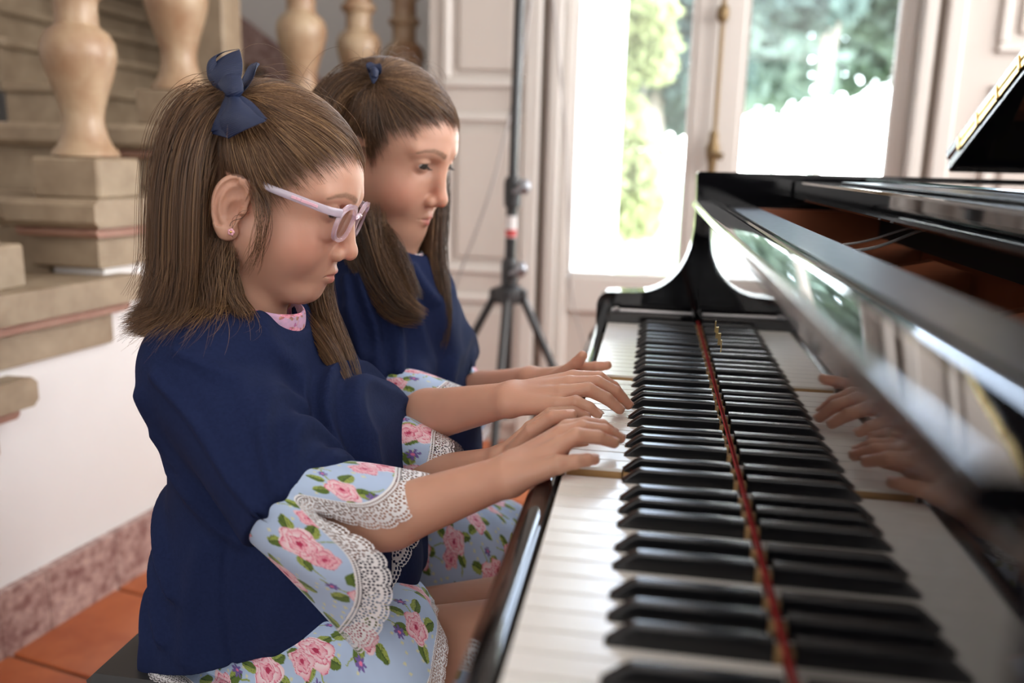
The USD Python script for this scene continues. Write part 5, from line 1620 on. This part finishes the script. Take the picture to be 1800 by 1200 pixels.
def ribbon(rows_a, rows_b, thick=.0006, n=40, across=12, sag=.0):
    """a band of cloth between two edge curves"""
    a, b = spline(rows_a, n), spline(rows_b, n)
    t = np.linspace(0, 1, across)
    g = a[:, None] * (1 - t)[None, :, None] + b[:, None] * t[None, :, None]
    tu, tv = np.gradient(g, axis=0), np.gradient(g, axis=1)
    nn = np.cross(tu, tv)
    nn /= np.linalg.norm(nn, axis=2, keepdims=True) + 1e-12
    g = g + nn * (sag * np.sin(np.pi * t))[None, :, None]
    top, bot = (g + nn * thick / 2).reshape(-1, 3), (g - nn * thick / 2).reshape(-1, 3)
    q = grid_faces(n, across, False)
    N = n * across
    e = []
    idx = np.arange(N).reshape(n, across)
    for line in (idx[0], idx[:, -1], idx[-1][::-1], idx[:, 0][::-1]):
        for i in range(len(line) - 1):
            e.append([line[i + 1], line[i], line[i] + N, line[i + 1] + N])
    f = np.vstack([q, q[:, ::-1] + N, np.array(e)])
    L = np.linalg.norm(np.diff(g[:, across // 2], axis=0), axis=1).sum()
    uu = np.linspace(0, L, n)[:, None].repeat(across, 1).ravel()
    vv = np.tile(t * .03, n)
    uv = np.stack([np.r_[uu, uu], np.r_[vv, vv]], 1)
    f = np.vstack([f[:, [0, 1, 2]], f[:, [0, 2, 3]]])
    return (np.vstack([top, bot]), f), uv


def bow(name, label, pieces, knot):
    b = thing(name, label, 'hair bow')
    for nm, ra, rb, sag in pieces:
        m, uv = ribbon(ra, rb, sag=sag)
        obj(nm, m, M['ribbon'], b, smooth=True, uv=uv)
    ra, rb = knot
    m, uv = ribbon(ra, rb, .0012, sag=.004)
    obj('knot', m, M['ribbon'], b, smooth=True, uv=uv)
    return b


YB1 = .425
bow('hair_bow', 'navy blue grosgrain ribbon bow on the nearer girl, above her ear', [
    ('loop', [(-0.3537, 0.398, 0.3291), (-0.3637, 0.4, 0.3433), (-0.3711, 0.402, 0.3607), (-0.3517, 0.412, 0.3696)], [(-0.3676, 0.398, 0.3279), (-0.3762, 0.4, 0.3345), (-0.3831, 0.405, 0.3458), (-0.3815, 0.412, 0.3552)], .004),
    ('loop', [(-0.3493, 0.394, 0.3289), (-0.3426, 0.396, 0.341), (-0.3427, 0.4, 0.3564), (-0.3501, 0.41, 0.3688)], [(-0.3627, 0.392, 0.3275), (-0.3671, 0.392, 0.335), (-0.3761, 0.396, 0.3417), (-0.3819, 0.405, 0.3463)], .004),
    ('loop', [(-0.3492, 0.404, 0.334), (-0.3466, 0.412, 0.3457), (-0.3453, 0.42, 0.3542), (-0.3395, 0.426, 0.3587)], [(-0.3442, 0.398, 0.3255), (-0.3387, 0.402, 0.3329), (-0.3361, 0.41, 0.3429), (-0.3376, 0.422, 0.3578)], .003),
    ('loop', [(-0.357, 0.39, 0.3231), (-0.3552, 0.376, 0.3104), (-0.3597, 0.37, 0.2966), (-0.3626, 0.369, 0.2874)], [(-0.3404, 0.39, 0.3233), (-0.3229, 0.38, 0.3154), (-0.3115, 0.375, 0.3057), (-0.3061, 0.373, 0.3009)], .004),
    ('tail', [(-0.3558, 0.39, 0.3242), (-0.3581, 0.378, 0.3078), (-0.3597, 0.372, 0.294), (-0.3632, 0.371, 0.2859)], [(-0.3475, 0.39, 0.3232), (-0.346, 0.376, 0.3052), (-0.3454, 0.369, 0.2915), (-0.3437, 0.366, 0.2818)], .002),
    ('loop', [(-0.3536, 0.388, 0.323), (-0.3496, 0.372, 0.3091), (-0.3507, 0.364, 0.2981), (-0.3418, 0.3635, 0.2813)], [(-0.3406, 0.388, 0.3232), (-0.3237, 0.374, 0.3107), (-0.3114, 0.367, 0.3026), (-0.3043, 0.3675, 0.2991)], .006)],
    ([(-0.3654, 0.398, 0.3355), (-0.3617, 0.386, 0.3324), (-0.3503, 0.379, 0.3224), (-0.3582, 0.39, 0.3241)], [(-0.348, 0.4, 0.3435), (-0.3387, 0.388, 0.3403), (-0.3334, 0.381, 0.328), (-0.3412, 0.392, 0.3277)]))
bow('hair_bow', 'small navy ribbon clip in the hair of the farther girl', [
    ('loop', [(-0.3078, 0.688, 0.3713), (-0.3089, 0.68, 0.379), (-0.3096, 0.68, 0.3846), (-0.3048, 0.684, 0.3871)], [(-0.2973, 0.684, 0.3696), (-0.2893, 0.678, 0.3733), (-0.2885, 0.678, 0.3803), (-0.2927, 0.684, 0.3858)], .002),
    ('tail', [(-0.3073, 0.682, 0.3735), (-0.3031, 0.676, 0.366), (-0.3009, 0.676, 0.3604)], [(-0.2936, 0.682, 0.3723), (-0.294, 0.676, 0.3654), (-0.2978, 0.676, 0.3597)], .001)],
    ([(-0.3073, 0.682, 0.3764), (-0.3038, 0.676, 0.3772), (-0.3023, 0.676, 0.3702)], [(-0.2951, 0.682, 0.3737), (-0.2917, 0.676, 0.3745), (-0.2932, 0.676, 0.3675)]))
# ------------------------------------------------------------------ bench
M['leather'] = mat('bench_vinyl', (.028, .029, .031), .42, bump=(500, .2, .0005))
bn = thing('piano_bench', 'long black padded piano bench under the two girls', 'bench')
obj('seat', rbox((-.528, .335, -.36), (-.25, 1.12, -0.300), .010), M['leather'], bn, smooth=False)
obj('seat_end', rbox((-.528, .14, -.36), (-.25, .332, -0.302), .010), M['leather'], bn, smooth=False)
obj('apron', rbox((-.515, .15, -.415), (-.265, 1.11, -.358), .004), M['lacquer'], bn, smooth=False)
for x in (-.50, -.28):
    for y in (.17, 1.09):
        obj('leg', rbox((x - .02, y - .02, FLOOR_Z), (x + .02, y + .02, -.40), .004), M['lacquer'], bn, smooth=False)
# ------------------------------------------------------------------ tripod stand and cables
M['black_metal'] = mat('black_metal', (.012, .012, .013), .32)
M['black_plastic'] = mat('black_plastic', (.018, .018, .02), .45)
M['grey_metal'] = mat('grey_metal', (.30, .31, .34), .3, metallic=.8)
SY = 2.12
pt = lambda z: np.array([-.3495 + .012 * (z - .0), SY, z])
sd = thing('light_stand', 'tall black tripod stand in front of the panelled wall', 'tripod stand')
obj('upper_pole', tube([pt(.14), pt(1.3)], .0135, 16), M['black_metal'], sd, smooth=40)
obj('lower_pole', tube([pt(-.52), pt(.16)], .0165, 16), M['black_metal'], sd, smooth=40)
for z in (.175, -.065):
    c = pt(z)
    k = obj('collar', lathe([(.018, -.045), (.0235, -.04), (.025, -.01), (.025, .03), (.019, .045)], 20, c), M['black_plastic'], sd, smooth=40)
    obj('knob', cat_([tube([c + [0, -.012, .0], c + [.035, -.035, .012]], [.009, .009], 10), trimesh.Trimesh(np.array(trimesh.creation.icosphere(2, .019).vertices) * [1, .7, 1.2] + c + [.040, -.038, .018], trimesh.creation.icosphere(2, .019).faces, process=False)]), M['grey_metal'], k, smooth=40, label='grey clamp knob')
lbl = pt(.075)
M['label_red'] = mat('label_red', (.45, .05, .05), .4)
st_ = obj('sticker', trimesh.Trimesh(np.array(tube([lbl - [0, 0, .032], lbl + [0, 0, .032]], .0169, 16, False).vertices), tube([lbl - [0, 0, .032], lbl + [0, 0, .032]], .0169, 16, False).faces, process=False), mat('label_white', (.6, .58, .58), .4), sd, smooth=40, label='small worn pale sticker')
obj('red_stripe', tube([lbl - [0, 0, .030], lbl - [0, 0, .008]], .0171, 16, False), M['label_red'], st_, smooth=40)
hub = pt(-.128)
obj('leg_hub', cat_([lathe([(.02, -.03), (.042, -.025), (.046, .0), (.042, .02), (.02, .03)], 20, hub)]), M['black_plastic'], sd, smooth=40)
slide = pt(-.47)
for a in (np.radians(188), np.radians(-8), np.radians(-88)):
    d = np.array([math.cos(a), math.sin(a), 0])
    top, foot = hub + d * .040, np.array([hub[0], hub[1], FLOOR_Z]) + d * .33 + [0, 0, .012]
    ax = (foot - top) / np.linalg.norm(foot - top)
    sd_ = np.cross(ax, [0, 0, 1.])
    sd_ /= np.linalg.norm(sd_)
    t = tube([top, foot], 1.0, 4)
    lg = obj('leg', tube([top, foot], .0125, 12), M['black_metal'], sd, smooth=40)
    obj('foot', tube([foot - ax * .03, foot + [0, 0, -.004]], .016, 12), M['black_plastic'], lg, smooth=40)
    obj('joint', rbox(top - .017, top + .017, .006), M['black_plastic'], lg, smooth=False)
    obj('brace', tube([slide, top + (foot - top) * .62], .006, 8), M['black_metal'], sd, smooth=40)
obj('slider', lathe([(.017, -.03), (.024, -.025), (.024, .025), (.017, .03)], 16, slide), M['black_plastic'], sd, smooth=40)
M['cable_grey'] = mat('cable_grey', (.33, .30, .29), .5)
obj('cable', tube(spline([(-0.325, 2.25, 0.7651), (-0.3455, 2.25, 0.5885), (-0.39, 2.22, 0.3459), (-0.4283, 2.2, 0.1754), (-0.4825, 2.2, 0.0171), (-0.535, 2.2, -0.1278), (-0.5662, 2.22, -0.2331), (-0.6196, 2.25, -0.393)], 60), .0042, 8), M['cable_grey'], None, smooth=40, label='thick grey cable hanging in a slack curve behind the tripod pole', cat='cable')
obj('cable', tube(spline([(-0.2867, 2.42, 0.7963), (-0.2504, 2.42, 0.5404), (-0.2203, 2.42, 0.2752), (-0.2014, 2.42, -0.019), (-0.1814, 2.42, -0.1894), (-0.1481, 2.42, -0.304), (-0.1209, 2.42, -0.4007)], 60), .0032, 8), M['cable_grey'], None, smooth=40, label='thin grey cable hanging down beside the left window pane', cat='cable')
